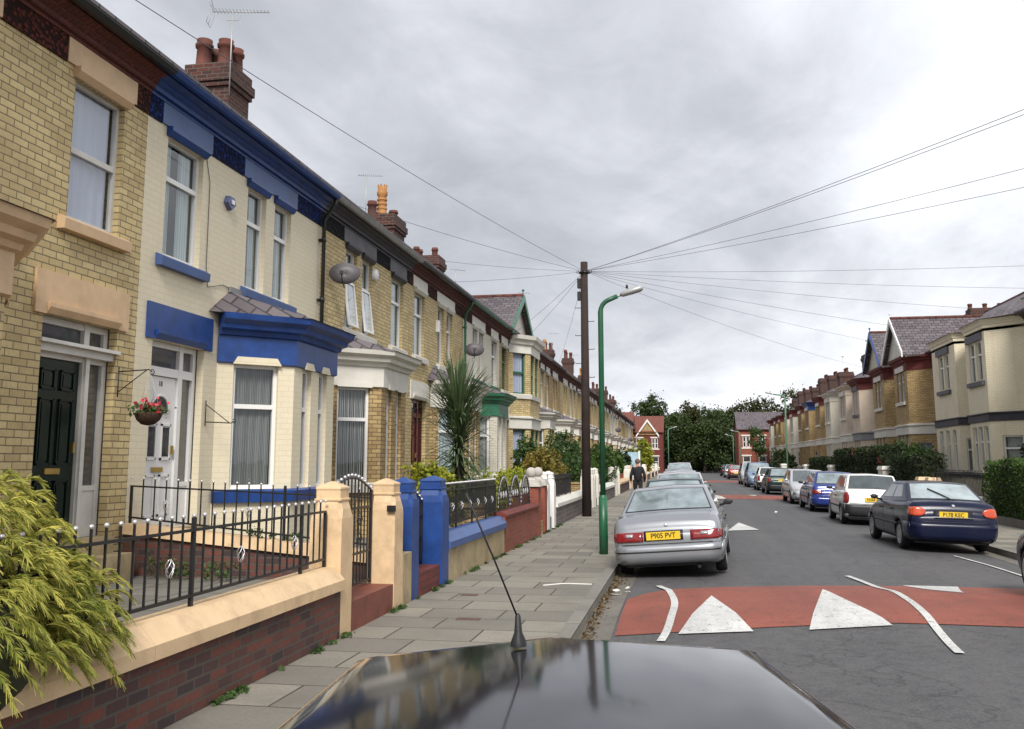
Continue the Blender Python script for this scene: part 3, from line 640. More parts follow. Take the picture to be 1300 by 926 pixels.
    if not two:
        prof = [(0.002,3.20),(0.05,3.22),(0.05,3.62),(0.10,3.64),(0.12,3.70),(0.20,3.73),(0.22,3.80),(0.31,3.86),(0.33,3.95),(0.002,3.95)]
        cb.molding(path, prof); cb.build('bay_cornice', bcm, root)
        if det:
            for fr, o, i in wins:
                nb_ = MB(fr); a_, b_ = o[0]-.03, o[1]+.03
                nb_.add([(a_,.051,3.195),(b_,.051,3.195),(b_-.07,.051,3.31),(a_+.07,.051,3.31),(a_,.062,3.195),(b_,.062,3.195),(b_-.07,.058,3.31),(a_+.07,.058,3.31)],[(0,1,2,3),(4,7,6,5),(0,4,5,1),(1,5,6,2),(2,6,7,3),(3,7,4,0)])
                nb_.build('window_head', g('notch', bm_ if bm_ is CREAM else bcm), root)
        rz = 4.36; rr = MB(); up = [(b0+0.35, 0.0), (b0+0.75, 0.02), (b1-0.75, 0.02), (b1-0.35, 0.0)]
        lo = []; q = MB(); o_ = 0.36
        nn = [(-p, cl), (0, 1), (-0.0, 0)]
        l0 = math.hypot(cl, p); n0 = (-p/l0, cl/l0); l2 = math.hypot(ch, p); n2 = (p/l2, ch/l2)
        def mit(pt, a, b): kk = 1+a[0]*b[0]+a[1]*b[1]; return (pt[0]+(a[0]+b[0])/kk*o_, pt[1]+(a[1]+b[1])/kk*o_)
        A = (path[0][0]+n0[0]*o_*1.0-0.0, 0.0); A = (b0-o_/n0[1]*1.0 if False else b0-0.33, 0.0)
        lo = [A, mit(path[1], n0, (0,1)), mit(path[2], (0,1), n2), (b1+0.33, 0.0)]
        v = [(x, y, 3.952) for x, y in lo]+[(x, y, rz) for x, y in [(b0+0.30,0.0),(b0+cl*.95,0.0),(b1-ch*.95,0.0),(b1-0.30,0.0)]]
        rr.add(v, [(0,1,5,4),(1,2,6,5),(2,3,7,6),(0,3,2,1),(0,4,5,6,7,3)]); rr.build('bay_roof', g('bay_roof', SLATE), root)
        fl = MB(); fl.box(b0+0.25, b1-0.25, 0.001, 0.05, rz-0.02, rz+0.07); fl.build('flashing', LEAD, root)
    else:
        mid = MB(); mid.molding(path, [(0.002,3.02),(0.06,3.04),(0.06,3.42),(0.13,3.46),(0.13,3.52),(0.002,3.56)] if not g('thin_top') else [(0.002,3.16),(0.05,3.17),(0.05,3.42),(0.10,3.44),(0.10,3.48),(0.002,3.50)]); mid.build('bay_band', g('band', tm), root)
        cb.molding(path, [(0.002,6.15),(0.04,6.17),(0.04,6.50),(0.12,6.54),(0.16,6.66),(0.27,6.74),(0.30,6.90),(0.002,6.90)] if g('white_top') else [(0.002,6.60),(0.035,6.61),(0.035,6.72),(0.06,6.74),(0.10,6.86),(0.14,6.90),(0.14,6.935),(0.002,6.935)] if g('thin_top') else [(0.002,6.22),(0.03,6.22),(0.03,6.60),(0.12,6.66),(0.16,6.76),(0.25,6.80),(0.28,6.93),(0.002,6.93)])
        cb.build('bay_cornice', g('bay_cornice', cm), root)
        if g('gable'):
            G = g('gable'); a, b, yf, zt = G['a'], G['b'], G['y'], G['z']; m = (a+b)/2; yb = ry-0.2
            rr = MB(); th = 0.07
            for s_, e_ in ((a, m), (b, m)):
                rr.add([(s_,yf,6.86),(m,yf,zt),(m,yb,zt),(s_,yb,6.86),(s_,yf,6.86+th),(m,yf,zt+th),(m,yb,zt+th),(s_,yb,6.86+th)],[(0,1,2,3),(4,7,6,5),(0,4,5,1),(3,2,6,7),(0,3,7,4)])
            ro = rr.build('gable_roof', g('roof', SLATE), root)
            rt = MB()
            for i in range(int((yf-yb)/0.45)): rt.cyl((m, yf-i*.45, zt+th), (m, yf-i*.45-.44, zt+th), 0.09, n=8)
            rt.build('ridge_tile', TERRA, ro)
            gw = MB(); gw.prism([(a+.3,yf-.45),(b-.3,yf-.45),(b-.3,yf-.40),(a+.3,yf-.40)], 6.9, 6.95)
            gw.poly([(a+.05,yf-.25,6.93),(b-.05,yf-.25,6.93),(m,yf-.25,zt-.05)]); gw.poly([(a+.05,yf-.33,6.93),(m,yf-.33,zt-.05),(b-.05,yf-.33,6.93)])
            if b1-b0 > 1: gw.box(a+.05, b-.05, -0.3, yf-.26, 6.86, 6.925)
            gw.build('gable_wall', G.get('wallm', WSTONE), root)
            bb = MB(); bw_ = 0.24
            for s_, e_ in ((a-.02, m), (b+.02, m)):
                bb.add([(s_,yf,6.80),(s_,yf,6.80+bw_+.02),(m,yf,zt+.09),(m,yf,zt-.2),(s_,yf+.06,6.80),(s_,yf+.06,6.80+bw_+.02),(m,yf+.06,zt+.09),(m,yf+.06,zt-.2)],[(0,1,2,3),(4,7,6,5),(0,4,5,1),(1,5,6,2),(2,6,7,3),(3,7,4,0)])
            bb.build('bargeboard', G['m'], root)
            fi = MB(); fi.cyl((m,yf-.02,zt), (m,yf-.02,zt+.28), .035, .02, 8); fi.ball((m,yf-.02,zt+.30), .06, 8); fi.build('finial', G['m'], root)
        else:
            l0 = math.hypot(cl, p); n0 = (-p/l0, cl/l0); l2 = math.hypot(ch, p); n2 = (p/l2, ch/l2); o_ = .18 if g('thin_top') else .32
            def mit(pt, a, b): kk = 1+a[0]*b[0]+a[1]*b[1]; return (pt[0]+(a[0]+b[0])/kk*o_, pt[1]+(a[1]+b[1])/kk*o_)
            lo = [(b0-.25, 0.38), mit(path[1], n0, (0,1)), mit(path[2], (0,1), n2), (b1+.25, 0.38)]
            m0, m1 = b0+cl+.25, b1-ch-.25; rr = MB(); zr = 8.25; yr = -1.6
            v = [(x,y,6.94) for x,y in lo]+[(m0,yr,zr),(m1,yr,zr)]
            if m1 > m0: rr.add(v, [(0,1,4),(1,2,5,4),(2,3,5),(0,3,2,1),(0,4,5,3)])
            rr.build('bay_roof', g('roof', SLATE), root)
    if g('downpipe') is not None:
        x = g('downpipe'); q = MB(); q.tube([(x,0.33,6.9),(x,0.30,6.75),(x,0.09,6.45),(x,0.09,0.3)], 0.04, 8)
        for z in (1.2, 2.4, 3.6, 4.8, 6.0): q.lathe([(0.042,0),(0.052,0),(0.052,0.09),(0.042,0.09)], (x,0.09,z), 8); q.box(x-.07,x+.07,0.001,0.05,z+.02,z+.06)
        q.build('downpipe', g('pipem', GUTB), root)
    if g('number'):
        q = MB(); q.tube([(4.6,.012,6.3),(4.45,.012,5.9),(4.45,.012,4.6),(4.38,.012,4.3),(3.9,.012,4.42),(3.6,.012,4.40)], .006, 4); q.build('wall_cable', GREYL, root)
    return root
def door(root, d0, d1, z0, z1, style, dm, fm, near_high=True, det=True, number=None):
    w = d1-d0; Lf, Sl = 0.80*w/1.4, 0.30*w/1.4; y = -0.13
    def X(u): return d1-u if near_high else d0+u          # u from the near jamb
    def bx(mb, u0, u1, a, b, c, e, mi=0): mb.box(min(X(u0),X(u1)), max(X(u0),X(u1)), a, b, c, e, mi)
    f = MB(); L0, L1 = 0.12, 0.12+Lf; S0, S1 = L1+0.10, w-0.08; tz = z0+2.08
    bx(f, 0, L0, y-.07, y, z0, z1); bx(f, L1, S0, y-.07, y+.012, z0, z1); bx(f, S1, w, y-.07, y, z0, z1)
    for a, b in ((L0, L1), (S0, S1)): bx(f, a, b, y-.07, y+.006, tz, tz+.12); bx(f, a, b, y-.07, y, z1-.08, z1)
    bx(f, S0, S1, y-.07, y-.02, z0, z0+0.55); bx(f, S0, S1, y-.07, y, z0+.55, z0+.61)
    if style == 'panel_hood':       # pilasters and a projecting moulded transom
        bx(f, 0.0, w, y+.001, y+.10, tz+.06, tz+.15); bx(f, -0.04, w+.04, y+.001, y+.17, tz+.15, tz+.19)
        for a in (0.03, L1+.02): bx(f, a, a+.07, y+.001, y+.045, z0, tz+.06)
    fo = f.build('door_frame', fm, root)
    gl = MB(); bx(gl, L0, L1, y-.05, y-.045, tz+.12, z1-.08); bx(gl, S0, S1, y-.05, y-.045, tz+.12, z1-.08); bx(gl, S0, S1, y-.05, y-.045, z0+.61, tz)
    gl.build('fanlight', DGL2 if det else DGL, fo)
    m = MB(); uu = (L0+.006, L1-.006)
    bx(m, uu[0], uu[1], y-.07, y-.03, z0+.01, tz-.01)
    cx = (uu[0]+uu[1])/2; hw = (uu[1]-uu[0])/2
    if style == 'sunburst':
        for sx in (-1, 1):
            for a, b in ((z0+.15, z0+.72), (z0+.92, z0+1.42)):
                c0, c1 = cx+sx*0.06, cx+sx*(hw-.09); c0, c1 = min(c0,c1), max(c0,c1)
                for q in ((c0,c0+.025,a,b),(c1-.025,c1,a,b),(c0,c1,a,a+.03),(c0,c1,b-.03,b)): bx(m, q[0], q[1], y-.029, y-.008, q[2], q[3])
    else:
        for sx in (-1, 1):
            for a, b in ((z0+.14, z0+.68), (z0+.86, z0+1.62), (z0+1.72, tz-.12)):
                c0, c1 = cx+sx*0.05, cx+sx*(hw-.10); c0, c1 = min(c0,c1), max(c0,c1)
                for q in ((c0,c0+.02,a,b),(c1-.02,c1,a,b),(c0,c1,a,a+.02),(c0,c1,b-.02,b)): bx(m, q[0], q[1], y-.029, y-.006, q[2], q[3])
                if b-a > .2: bx(m, c0+.05, c1-.05, y-.029, y-.014, a+.05, b-.05)
    do = m.build('door', dm, root)
    h = MB(); bx(h, cx-.13, cx+.13, y-.029, y-.004, z0+.755, z0+.82); h.build('letterbox', GOLDM, do); h = MB(); bx(h, uu[1]-.09, uu[1]-.06, y-.029, y+.025, z0+1.0, z0+1.12)
    h.build('door_handle', GOLDM, do)
    if style == 'sunburst':
        p = MB(); n = 10; r = hw*.55; zz = z0+1.58
        pts = [(X(cx+r*math.cos(math.pi*i/n)), y-.02, zz+r*math.sin(math.pi*i/n)) for i in range(n+1)]
        p.poly(pts); 
        for sx in (-1, 1): bx(p, min(cx+sx*.075, cx+sx*(hw-.115)), max(cx+sx*.075, cx+sx*(hw-.115)), y-.028, y-.018, z0+.97, z0+1.37)
        p.build('door_glass', DGL2, do)
        rim = MB(); pr = [(X(cx+(r+.015)*math.cos(math.pi*i/n)), y-.015, zz+(r+.015)*math.sin(math.pi*i/n)) for i in range(n+1)]
        rim.tube(pr, .017, 6); rim.tube([pr[0], pr[-1]], .017, 6)
        rim.build('glass_rim', dm, do)
    if number:
        M = Matrix.Translation((X(cx), y-.028, z0+1.97)) @ Matrix.Rotation(R(180), 4, 'Z') @ Matrix.Rotation(R(90), 4, 'X')
        text_mesh(number, 'house_number', BLACKM, do, 0.10, M)
# -------------------------------------------------------------------- terrain and road
def road_z(x, y):
    u = (x-2.46)/3.58; z = -0.035-0.085*min(1.3, u*u)
    for y0, y1, h in ((9.5, 14.3, 0.085), (44.5, 49.5, 0.085), (80, 85, .085)):
        if y0 < y < y1: z += h*min(1, 1.6*0.5*(1-math.cos(2*math.pi*(y-y0)/(y1-y0))))*(1-min(1, abs(u))**8*0.8)
    return z
def drape(name, xs, nearf, farf, ny, mat, dz, parent=None):
    v = []; f = []
    for x in xs:
        for j in range(ny+1):
            y = nearf(x)+(farf(x)-nearf(x))*j/ny; v.append((x, y, road_z(x, y)+dz))
    for i in range(len(xs)-1):
        for j in range(ny): a = i*(ny+1)+j; f.append((a, a+ny+1, a+ny+2, a+1))
    m = MB(); m.add(v, f, 0, True); o = m.build(name, mat, parent, uv=False); tag(o, kind='structure'); return o
def drape_poly(name, tri, mat, dz, n=8):
    """triangle subdivided and laid on the road surface"""
    v = []; idx = {}; f = []
    for i in range(n+1):
        for j in range(n+1-i):
            a = i/n; b = j/n; c = 1-a-b; x = tri[0][0]*a+tri[1][0]*b+tri[2][0]*c; y = tri[0][1]*a+tri[1][1]*b+tri[2][1]*c
            idx[i, j] = len(v); v.append((x, y, road_z(x, y)+dz))
    for i in range(n):
        for j in range(n-i):
            f.append((idx[i,j], idx[i+1,j], idx[i,j+1]))
            if i+j < n-1: f.append((idx[i+1,j], idx[i+1,j+1], idx[i,j+1]))
    m = MB(); m.add(v, f, 0, True); o = m.build(name, mat, uv=False); return tag(o, kind='structure')
def ribbon(name, pts, w, mat, dz, sub=6):
    P = []
    for i in range(len(pts)-1):
        for k in range(sub):
            t = k/sub; p0 = pts[max(i-1,0)]; p1 = pts[i]; p2 = pts[i+1]; p3 = pts[min(i+2,len(pts)-1)]
            P.append(tuple(0.5*((2*p1[a])+(-p0[a]+p2[a])*t+(2*p0[a]-5*p1[a]+4*p2[a]-p3[a])*t*t+(-p0[a]+3*p1[a]-3*p2[a]+p3[a])*t**3) for a in (0,1)))
    P.append(pts[-1]); v = []; f = []
    for i, p in enumerate(P):
        a, b = P[max(i-1,0)], P[min(i+1,len(P)-1)]; dx, dy = b[0]-a[0], b[1]-a[1]; l = math.hypot(dx, dy); ww = (w(i/len(P)) if callable(w) else w)/2
        for s in (-1, 1): x, y = p[0]-dy/l*s*ww, p[1]+dx/l*s*ww; v.append((x, y, road_z(x, y)+dz))
    for i in range(len(P)-1): f.append((2*i, 2*i+1, 2*i+3, 2*i+2))
    m = MB(); m.add(v, f, 0, True); return tag(m.build(name, mat, uv=False), kind='structure')
YE = 141.0
def setting():
    g = MB(); g.quad((-1500,-400,-0.45),(1500,-400,-0.45),(1500,2500,-0.45),(-1500,2500,-0.45)); tag(g.build('ground', GRASSY), kind='structure')
    xs = [-1.12+7.17*i/14 for i in range(15)]
    ys = [-25+i*1.0 for i in range(34)]+[9+i*0.25 for i in range(24)]+[15+i for i in range(29)]+[44+0.4*i for i in range(15)]+[50+2*i for i in range(15)]+[80+.5*i for i in range(11)]+[86+5*i for i in range(12)]
    ys = sorted(set(round(y, 3) for y in ys)); v = []; f = []
    for y in ys:
        for x in xs: v.append((x, y, road_z(x, y)))
    n = len(xs)
    for j in range(len(ys)-1):
        for i in range(n-1): f.append((j*n+i, j*n+i+1, (j+1)*n+i+1, (j+1)*n+i))
    m = MB(); m.add(v, f, 0, True); tag(m.build('road', ASPH, uv=False), kind='structure')
    m = MB(); m.quad((-60, ys[-1]-.2, -0.13),(60,ys[-1]-.2,-0.13),(60,ys[-1]+60,-0.13),(-60,ys[-1]+60,-0.13)); tag(m.build('cross_road', ASPH, uv=False), kind='structure')
    # pavements, kerbs
    for nm, x0, x1 in (('pavement_left', -3.4, -1.27), ('pavement_right', 6.20, 8.45)):
        m = MB(); m.box(x0, x1, -25, YE, -0.4, 0.0); tag(m.build(nm, FLAG, swap=True), kind='structure')
    for nm, x0, x1 in (('kerb_left', -1.27, -1.12), ('kerb_right', 6.05, 6.20)):
        m = MB(); m.box(x0, x1, -25, YE, -0.4, 0.004); tag(m.build(nm, KERB), kind='structure')
    drape('gutter', [-1.12, -0.95, -0.78], lambda x: -25, lambda x: YE-5, 300, GUTTER, 0.004)
    drape('gutter', [5.72, 5.9, 6.05], lambda x: -25, lambda x: YE-5, 300, GUTTER, 0.004)
    for nm, x0, x1 in (('garden_ground', -7.1, -3.4), ('garden_ground', 8.45, 12.3)):
        m = MB(); m.box(x0, x1, -12, YE, -0.4, 0.29 if x0 < 0 else 0.2); tag(m.build(nm, GARDEN), kind='structure')
    # speed humps
    def near(x): return 10.0+min(0.6, max(0, (x+0.7)*0.22))
    def far(x): return 12.3+1.25*(1-math.exp(-(x+0.75)*1.6))+0.16*(x+0.7) if x > -0.75 else 12.3
    drape('speed_hump', [-0.75+6.5*i/26 for i in range(27)], near, far, 16, RED_ROAD, 0.008)
    drape('speed_hump', [-0.7+6.4*i/12 for i in range(13)], lambda x: 44.8, lambda x: 49.2, 12, RED_ROAD, 0.008)
    drape('speed_hump', [-0.7+6.4*i/12 for i in range(13)], lambda x: 80.2, lambda x: 84.8, 12, RED_ROAD, 0.008)
    for t in (((-.10,10.02),(.66,10.14),(.30,12.3)), ((1.22,10.23),(2.08,10.48),(1.74,13.0)), ((2.98,14.2),(3.72,14.25),(3.46,13.0)),
              ((1.05,45.0),(1.9,45.0),(1.5,47.4)), ((2.9,49.0),(3.7,49.0),(3.3,46.6)), ((1.05,80.4),(1.9,80.4),(1.5,82.6)), ((-0.1,45.0),(.7,45.0),(.3,47.4)),
              ((1.05,24.6),(1.85,24.9),(1.5,27.8))):
        drape_poly('road_marking', t, WHITE_MARK, 0.014)
    ribbon('road_marking', [(-.40,13.9),(-.24,12.9),(-.15,11.7),(-.20,10.4),(-.27,9.7)], 0.085, WHITE_MARK, 0.015)
    ribbon('road_marking', [(2.40,15.2),(2.56,14.0),(2.60,12.1),(2.50,10.6),(2.42,9.35)], 0.085, WHITE_MARK, 0.016)
    ribbon('road_marking', [(4.98,19.2),(5.12,17.6),(5.16,16.2),(5.2,14.0)], 0.06, WHITE_MARK, 0.015)
    ribbon('road_marking', [(5.0,31),(5.15,27),(5.1,24.5)], 0.08, WHITE_MARK, 0.015)
    ribbon('road_marking', [(-.3,49.6),(1.0,49.8),(2.4,49.7)], 0.12, WHITE_MARK, 0.015)
setting()
# ------------------------------------------------------------------ the left row
ORD = ['first','second','third','fourth','fifth','sixth','seventh','eighth','ninth','tenth','eleventh','twelfth','thirteenth','fourteenth','fifteenth','sixteenth','seventeenth','eighteenth']
LB = [4.75, 10.95, 17.1, 23.2, 29.35, 35.5, 41.7]+[41.7+6.15*i for i in range(1, 16)]
def pots3(x, y): return [(x-.22, y-.22, .62, .15, TERRA, False), (x+.22, y-.20, .62, .15, TERRA, False), (x-.2, y+.25, .62, .15, TERRA, False), (x+.22, y+.26, .6, .15, TERRA, False)]
house('terraced_house', -1, LB[0], LB[1], 'near', dict(wall=YB, lintel=PEACH, cornice=CORNR, trim=PEACH, hood=PEACH, door='panel_hood', doorm=DGREEN, doorframe=WOLD,
      curtains=[BLIND, BLIND], wstyle=['sash','sash'], bay_s=(2.6,5.75), frame=WOLD, bay_wall=YB, bay_sill=PEACH, sill=PEACH, bay_curtain=NETD),
      'yellow brick terraced house with dark green panelled door and peach lintels')
house('terraced_house', -1, LB[1], LB[2], 'far', dict(wall=CREAM, lintel=BLUEL, cornice=BLUE, frieze=BLUE, friezem=None, trim=BLUE, hood=BLUE, door='sunburst', doorm=WPAINT, doorframe=WPAINT, sill=BLUEL, gutter=BLUE,
      curtains=[PALEC, PALEC], cpart=0.75, bay_curtain=NETD, bay_sill=BLUE, bay_wall=CREAM, number='18', front_lights=2, light_w=.36, cant_w=.72, downpipe=.06, pipem=GUTB,
      chimney=dict(box=(-.50,.40,-2.85,-1.92,9.78), pots=[(-.28,-2.62,.60,.17,TERRA,False),(.12,-2.65,.66,.18,TERRA,False),(.15,-2.15,.60,.17,TERRA,False),(-.3,-2.15,.6,.17,TERRA,False)])),
      'cream painted terraced house with royal blue cornice, bay and sills and white door')
house('terraced_house', -1, LB[2], LB[3], 'near', dict(wall=YB, lintel=GREYL, cornice=CHARC, trim=WSTONE, hood=CHARC, door='panel', doorm=WPAINT, sill=WSTONE, gutter=GUTG, bay_curtain=VERT,
      curtains=[PALEC, PALEC], wstyle=['top', 'open'], light_w=.34, cant_w=.72, bay_wall=YBD, bay_cornice=WSTONE),
      'yellow brick terraced house with charcoal cornice, white bay and vertical blinds')
house('terraced_house', -1, LB[3], LB[4], 'far', dict(wall=YB, lintel=WSTONE, cornice=CORNR, trim=WSTONE, door='panel', doorm=DKRED, doorframe=DKRED, bay_wall=YBD, downpipe=.05, pipem=GREENP,
      curtains=[PALEC, NET], cpart=.6, bay_curtain=PALEC, chimney=dict(box=(.15,1.35,-3.15,-2.0,9.62), pots=[(1.0,-2.85,.55,.17,TERRA,False),(.75,-2.6,1.10,.17,BUFFT,True),(.45,-2.3,.35,.16,TERRA,False)])),
      'yellow brick terraced house with maroon door and red brick cornice behind the palm')
house('terraced_house', -1, LB[4], LB[5], 'near', dict(wall=PALE, lintel=WSTONE, cornice=CORNR, trim=WSTONE, door='panel', doorm=GREENP, doorframe=WPAINT, bay_wall=PALE, bay_cornice=GREENP, sill=GREENP,
      gutter=GREENP, curtains=[NET, NETD], bay_curtain=NET, cpart=.7),
      'white painted terraced house with green bay cornice, before the green gable')
house('terraced_house', -1, LB[5], LB[6], 'far', dict(wall=YBD, lintel=WSTONE, cornice=CORNR, trim=WSTONE, door='panel', doorm=DGREEN, two=True, bay_s=(.1, 4.3), proj=.75, cant=(.7, 1.0), cant_w=.72, frame=GREENP, bay_frame=GREENP,
      bay_wall=YB, bay_cornice=WSTONE, white_top=True, band=WSTONE, curtains=[BLIND, BLIND], bay_curtain=BLIND, bay_style='sash', gable=dict(a=-.3, b=5.4, y=.35, z=8.75, m=GREENP),
      chimney=dict(box=(4.9,5.9,-3.9,-2.6,10.0), pots=[(5.1,-3.6,.45,.14,TERRA,False),(5.6,-3.6,.45,.14,TERRA,False),(5.3,-2.9,.45,.14,TERRA,False)])),
      'yellow brick house with green bargeboard gable over a two-storey bay')
rs = random.Random(5)
vars_ = [(YB, 'yellow brick', WSTONE, CORNR, 'red brick eaves'), (YBD, 'weathered yellow brick', WSTONE, CORNR, 'red brick eaves'), (PALE, 'white painted', WSTONE, CHARC, 'black eaves'), (CREAM, 'cream painted', WSTONE, CORNR, 'red brick eaves')]
for i in range(6, len(LB)-1):
    wv = vars_[[0,1,0,0,1,0,1,0,2,3,0,1,0,2,0][(i-6) % 15]]; dc, dn = rs.choice([(DKRED,'maroon'),(DGREEN,'dark green'),(WPAINT,'white'),(BLUE,'blue')]); nb = 'near' if i % 2 == 0 else 'far'
    ch = None
    if i % 2 == 1 or i == 6: ch = dict(box=(-.5,.4,-2.95,-2.1,9.7+.35*(i%3)), pots=[(-.25,-2.7,.6,.15,TERRA,False),(.2,-2.7,.75,.15,BUFFT if i%4==1 else TERRA,False),(-.2,-2.3,.55,.15,TERRA,False)])
    house('terraced_house', -1, LB[i], LB[i+1], nb, dict(wall=wv[0], lintel=wv[2], cornice=wv[3], trim=WSTONE if i%3 else LEAD, doorm=dc, detail=i < 9, bay_roof=SLATE, chimney=ch, bay_wall=wv[0], bay_cornice=WSTONE,
          gutter=[GUTG, GUTB][i%2], curtains=[NETD, NET]),
          f'{wv[1]} terraced house with {wv[4]}, {ORD[i-6]} beyond the green gabled one')
# ------------------------------------------------------------------ the right row
RBY = [27.8, 34.0, 40.2, 46.7, 53.4, 59.6, 65.8, 72.0, 78.2, 84.4, 90.6, 96.8, 103.0, 109.2, 115.4, 121.6, 127.8]
def rpots(n, x0, x1, y): return [(x0+(x1-x0)*(i+.5)/n, y, .42, .13, TERRA, False) for i in range(n)]
def rhouse(i, bs, cant, label, **kw):
    P = dict(proj=1.1, two=True, bay_s=(bs[0]-RBY[i], bs[1]-RBY[i]), cant=cant, cant_w=.75, blank_up=True, up=(4.75, 6.2), front_lights=2, light_w=.62, detail=i < 6, curtains=[NET, NET], bay_curtain=NET, gutter=GUTB, frame=WPAINT)
    P.update(kw); return house('bay_fronted_house', 1, RBY[i], RBY[i+1], 'near' if i % 2 else 'far', P, label)
far_c = (.55, 1.0); near_c = (1.1, .55)
rhouse(0, (28.6, 33.2), (1.1, .9), 'cream house with two-storey bay behind the clipped hedge, cut by the picture edge', wall=CREAMR, lintel=GREYL, cornice=GUTB, trim=CHARC, band=CHARC, bay_wall=CREAMR, frieze_on=False, thin_top=True, bay_cornice=CREAMR)
rhouse(1, (35.7, 39.75), (1.15, .45), 'cream painted house with black band, widest blank bay side towards the road', wall=CREAMR, lintel=GREYL, cornice=GUTB, trim=CHARC, band=CHARC, bay_wall=CREAMR, frieze_on=False, thin_top=True,
       bay_cornice=CREAMR)
rhouse(2, (40.3, 45.2), (.45, .9), 'cream painted house with black band, between its cream twin and the ochre gabled house', wall=CREAMR, lintel=GREYL, cornice=GUTB, trim=CHARC, band=CHARC, bay_wall=CREAMR, frieze_on=False, thin_top=True, bay_cornice=CREAMR, door='panel', doorm=BLUE)
rhouse(3, (48.1, 52.9), (1.1, .8), 'ochre brick house with white bargeboard gable over its bay', wall=OCB, lintel=WSTONE, cornice=DARKRED, trim=WSTONE, band=WSTONE, bay_wall=OCB, bay_cornice=DARKRED, frieze_on=False, downpipe=.5, pipem=GREYL,
       gable=dict(a=1.6, b=6.4, y=1.45, z=9.0, m=WPAINT, wallm=WSTONE), chimney=dict(box=(6.2, 7.1, -5.9, -3.2, 9.85), pots=[(6.6, -5.5+.75*q, .3, .13, TERRA, False) for q in range(4)]))
rhouse(4, (53.7, 58.6), (1.0, .8), 'ochre brick house with dark blue bargeboard gable over its bay', wall=OCB, lintel=WSTONE, cornice=DARKRED, trim=WSTONE, band=WSTONE, bay_wall=OCB, bay_cornice=DARKRED, frieze_on=False,
       gable=dict(a=.35, b=5.1, y=1.45, z=9.0, m=BLUE, wallm=PALE))
rhouse(5, (61.2, 65.4), (1.1, .6), 'beige rendered house with dark red brick under its eaves, next past the blue gable', wall=PINKISH, lintel=GREYL, cornice=DARKRED, trim=LEAD, band=LEAD, bay_wall=PINKISH, bay_cornice=DARKRED, frieze_on=False,
       chimney=dict(box=(5.2, 6.4, -3.6, -2.0, 10.1), pots=rpots(4, 5.2, 6.4, -2.8)))
rv = [(PINKISH,'beige rendered',PINKISH),(PALE,'white painted',PALE),(OCB,'ochre brick',DARKRED),(OCB,'ochre brick',BLUE),(YBD,'yellow brick',DARKRED),(PALE,'white painted',DARKRED),(CREAMR,'cream painted',DARKRED),(YBD,'yellow brick',DARKRED),(OCB,'ochre brick',DARKRED),(PALE,'white painted',DARKRED)]
for i in range(6, 16):
    w_, wn, cc = rv[i-6]; y0 = RBY[i]; bs = (y0+.3, y0+5.1) if i % 2 == 0 else (y0+1.2, y0+5.9)
    rhouse(i, bs, (1.1, .8), f'{wn} house with two-storey bay, {ORD[i-6]} past the beige one next to the blue gable', wall=w_, lintel=WSTONE, cornice=cc, trim=WSTONE, band=WSTONE, bay_wall=w_, bay_cornice=cc, frieze_on=False,
           chimney=dict(box=(5.4, 6.8, -3.6+.2*(i%2), -2.2, 9.9+.25*(i%3)), pots=rpots(4, 5.4, 6.8, -2.9)) if i % 2 == 1 or i > 9 else None)
# ------------------------------------------------------------------ end of the street
def end_house(x0, x1, y, label, roofm, gx=None, ext=9):
    root = empty('red_brick_house', (x0, y, 0), 0, label, 'house'); w = x1-x0; fr = (w, 0, -1, 0); mb = MB(fr); ops = []
    n = max(1, int(w/2.0)); 
    for i in range(n):
        c = (i+.5)*w/n; ops += [(c-.45, c-.03, 3.6, 5.1), (c+.03, c+.45, 3.6, 5.1), (c-.5, c+.5, .9, 2.4)]
    wall(mb, w, -.3, 6.0, ops, dep=.08); mb.quad((0,0,-.3),(0,-ext,-.3),(0,-ext,6),(0,0,6)); mb.quad((w,0,-.3),(w,-ext,-.3),(w,-ext,6),(w,0,6))
    for xx in (0, w): mb.poly([(xx,0,6),(xx,-ext/2,8.5),(xx,-ext,6)])
    mb.build('wall', [REDB if gx is None else DARKRED, INTER], root)
    for o in ops: window(fr, o, root, WPAINT, None, 'sash', dep=.08, detail=False, fw=.08)
    for i in range(n):
        c = (i+.5)*w/n
        for z in (5.12, 2.42, 3.4, .7): lb = MB(fr); lb.box(c-.65, c+.65, 0.002, .05, z, z+.18); lb.build('lintel' if z in (5.12, 2.42) else 'window_sill', WSTONE, root)
    r = MB(fr); r.extx([(.35,5.95),(.35,6.05),(-ext/2,8.6),(-ext-.35,6.05),(-ext-.35,5.95),(-ext/2,8.5)], -.2, w+.2); ro = r.build('roof', roofm, root)
    if gx is not None:
        g = MB(); gy = -.12
        g.poly([(gx-1.3,gy,5.6),(gx+1.3,gy,5.6),(gx,gy,7.6)]); g.poly([(gx-1.3,gy+.3,5.6),(gx,gy+.3,7.6),(gx+1.3,gy+.3,5.6)]); g.build('gable_wall', YBD, root)
        b = MB()
        for s in (-1, 1): b.add([(gx+s*1.7,gy-.2,5.2),(gx+s*1.7,gy-.2,5.55),(gx,gy-.2,7.95),(gx,gy-.2,7.55),(gx+s*1.7,gy-.1,5.2),(gx+s*1.7,gy-.1,5.55),(gx,gy-.1,7.95),(gx,gy-.1,7.55)],[(0,1,2,3),(4,7,6,5),(0,4,5,1),(1,5,6,2),(2,6,7,3),(3,7,4,0)])
        b.build('bargeboard', WPAINT, root)
        r2 = MB()
        for s in (-1, 1): r2.poly([(gx+s*1.6,gy-.15,5.62),(gx,gy-.15,7.93),(gx,gy+4,7.93),(gx+s*1.6,gy+1,5.62)])
        r2.build('gable_roof', roofm, root)
    return root
end_house(-7.6, -3.0, 140.5, 'dark red brick house with white gable boards facing down the street', REDTILE, 2.4)
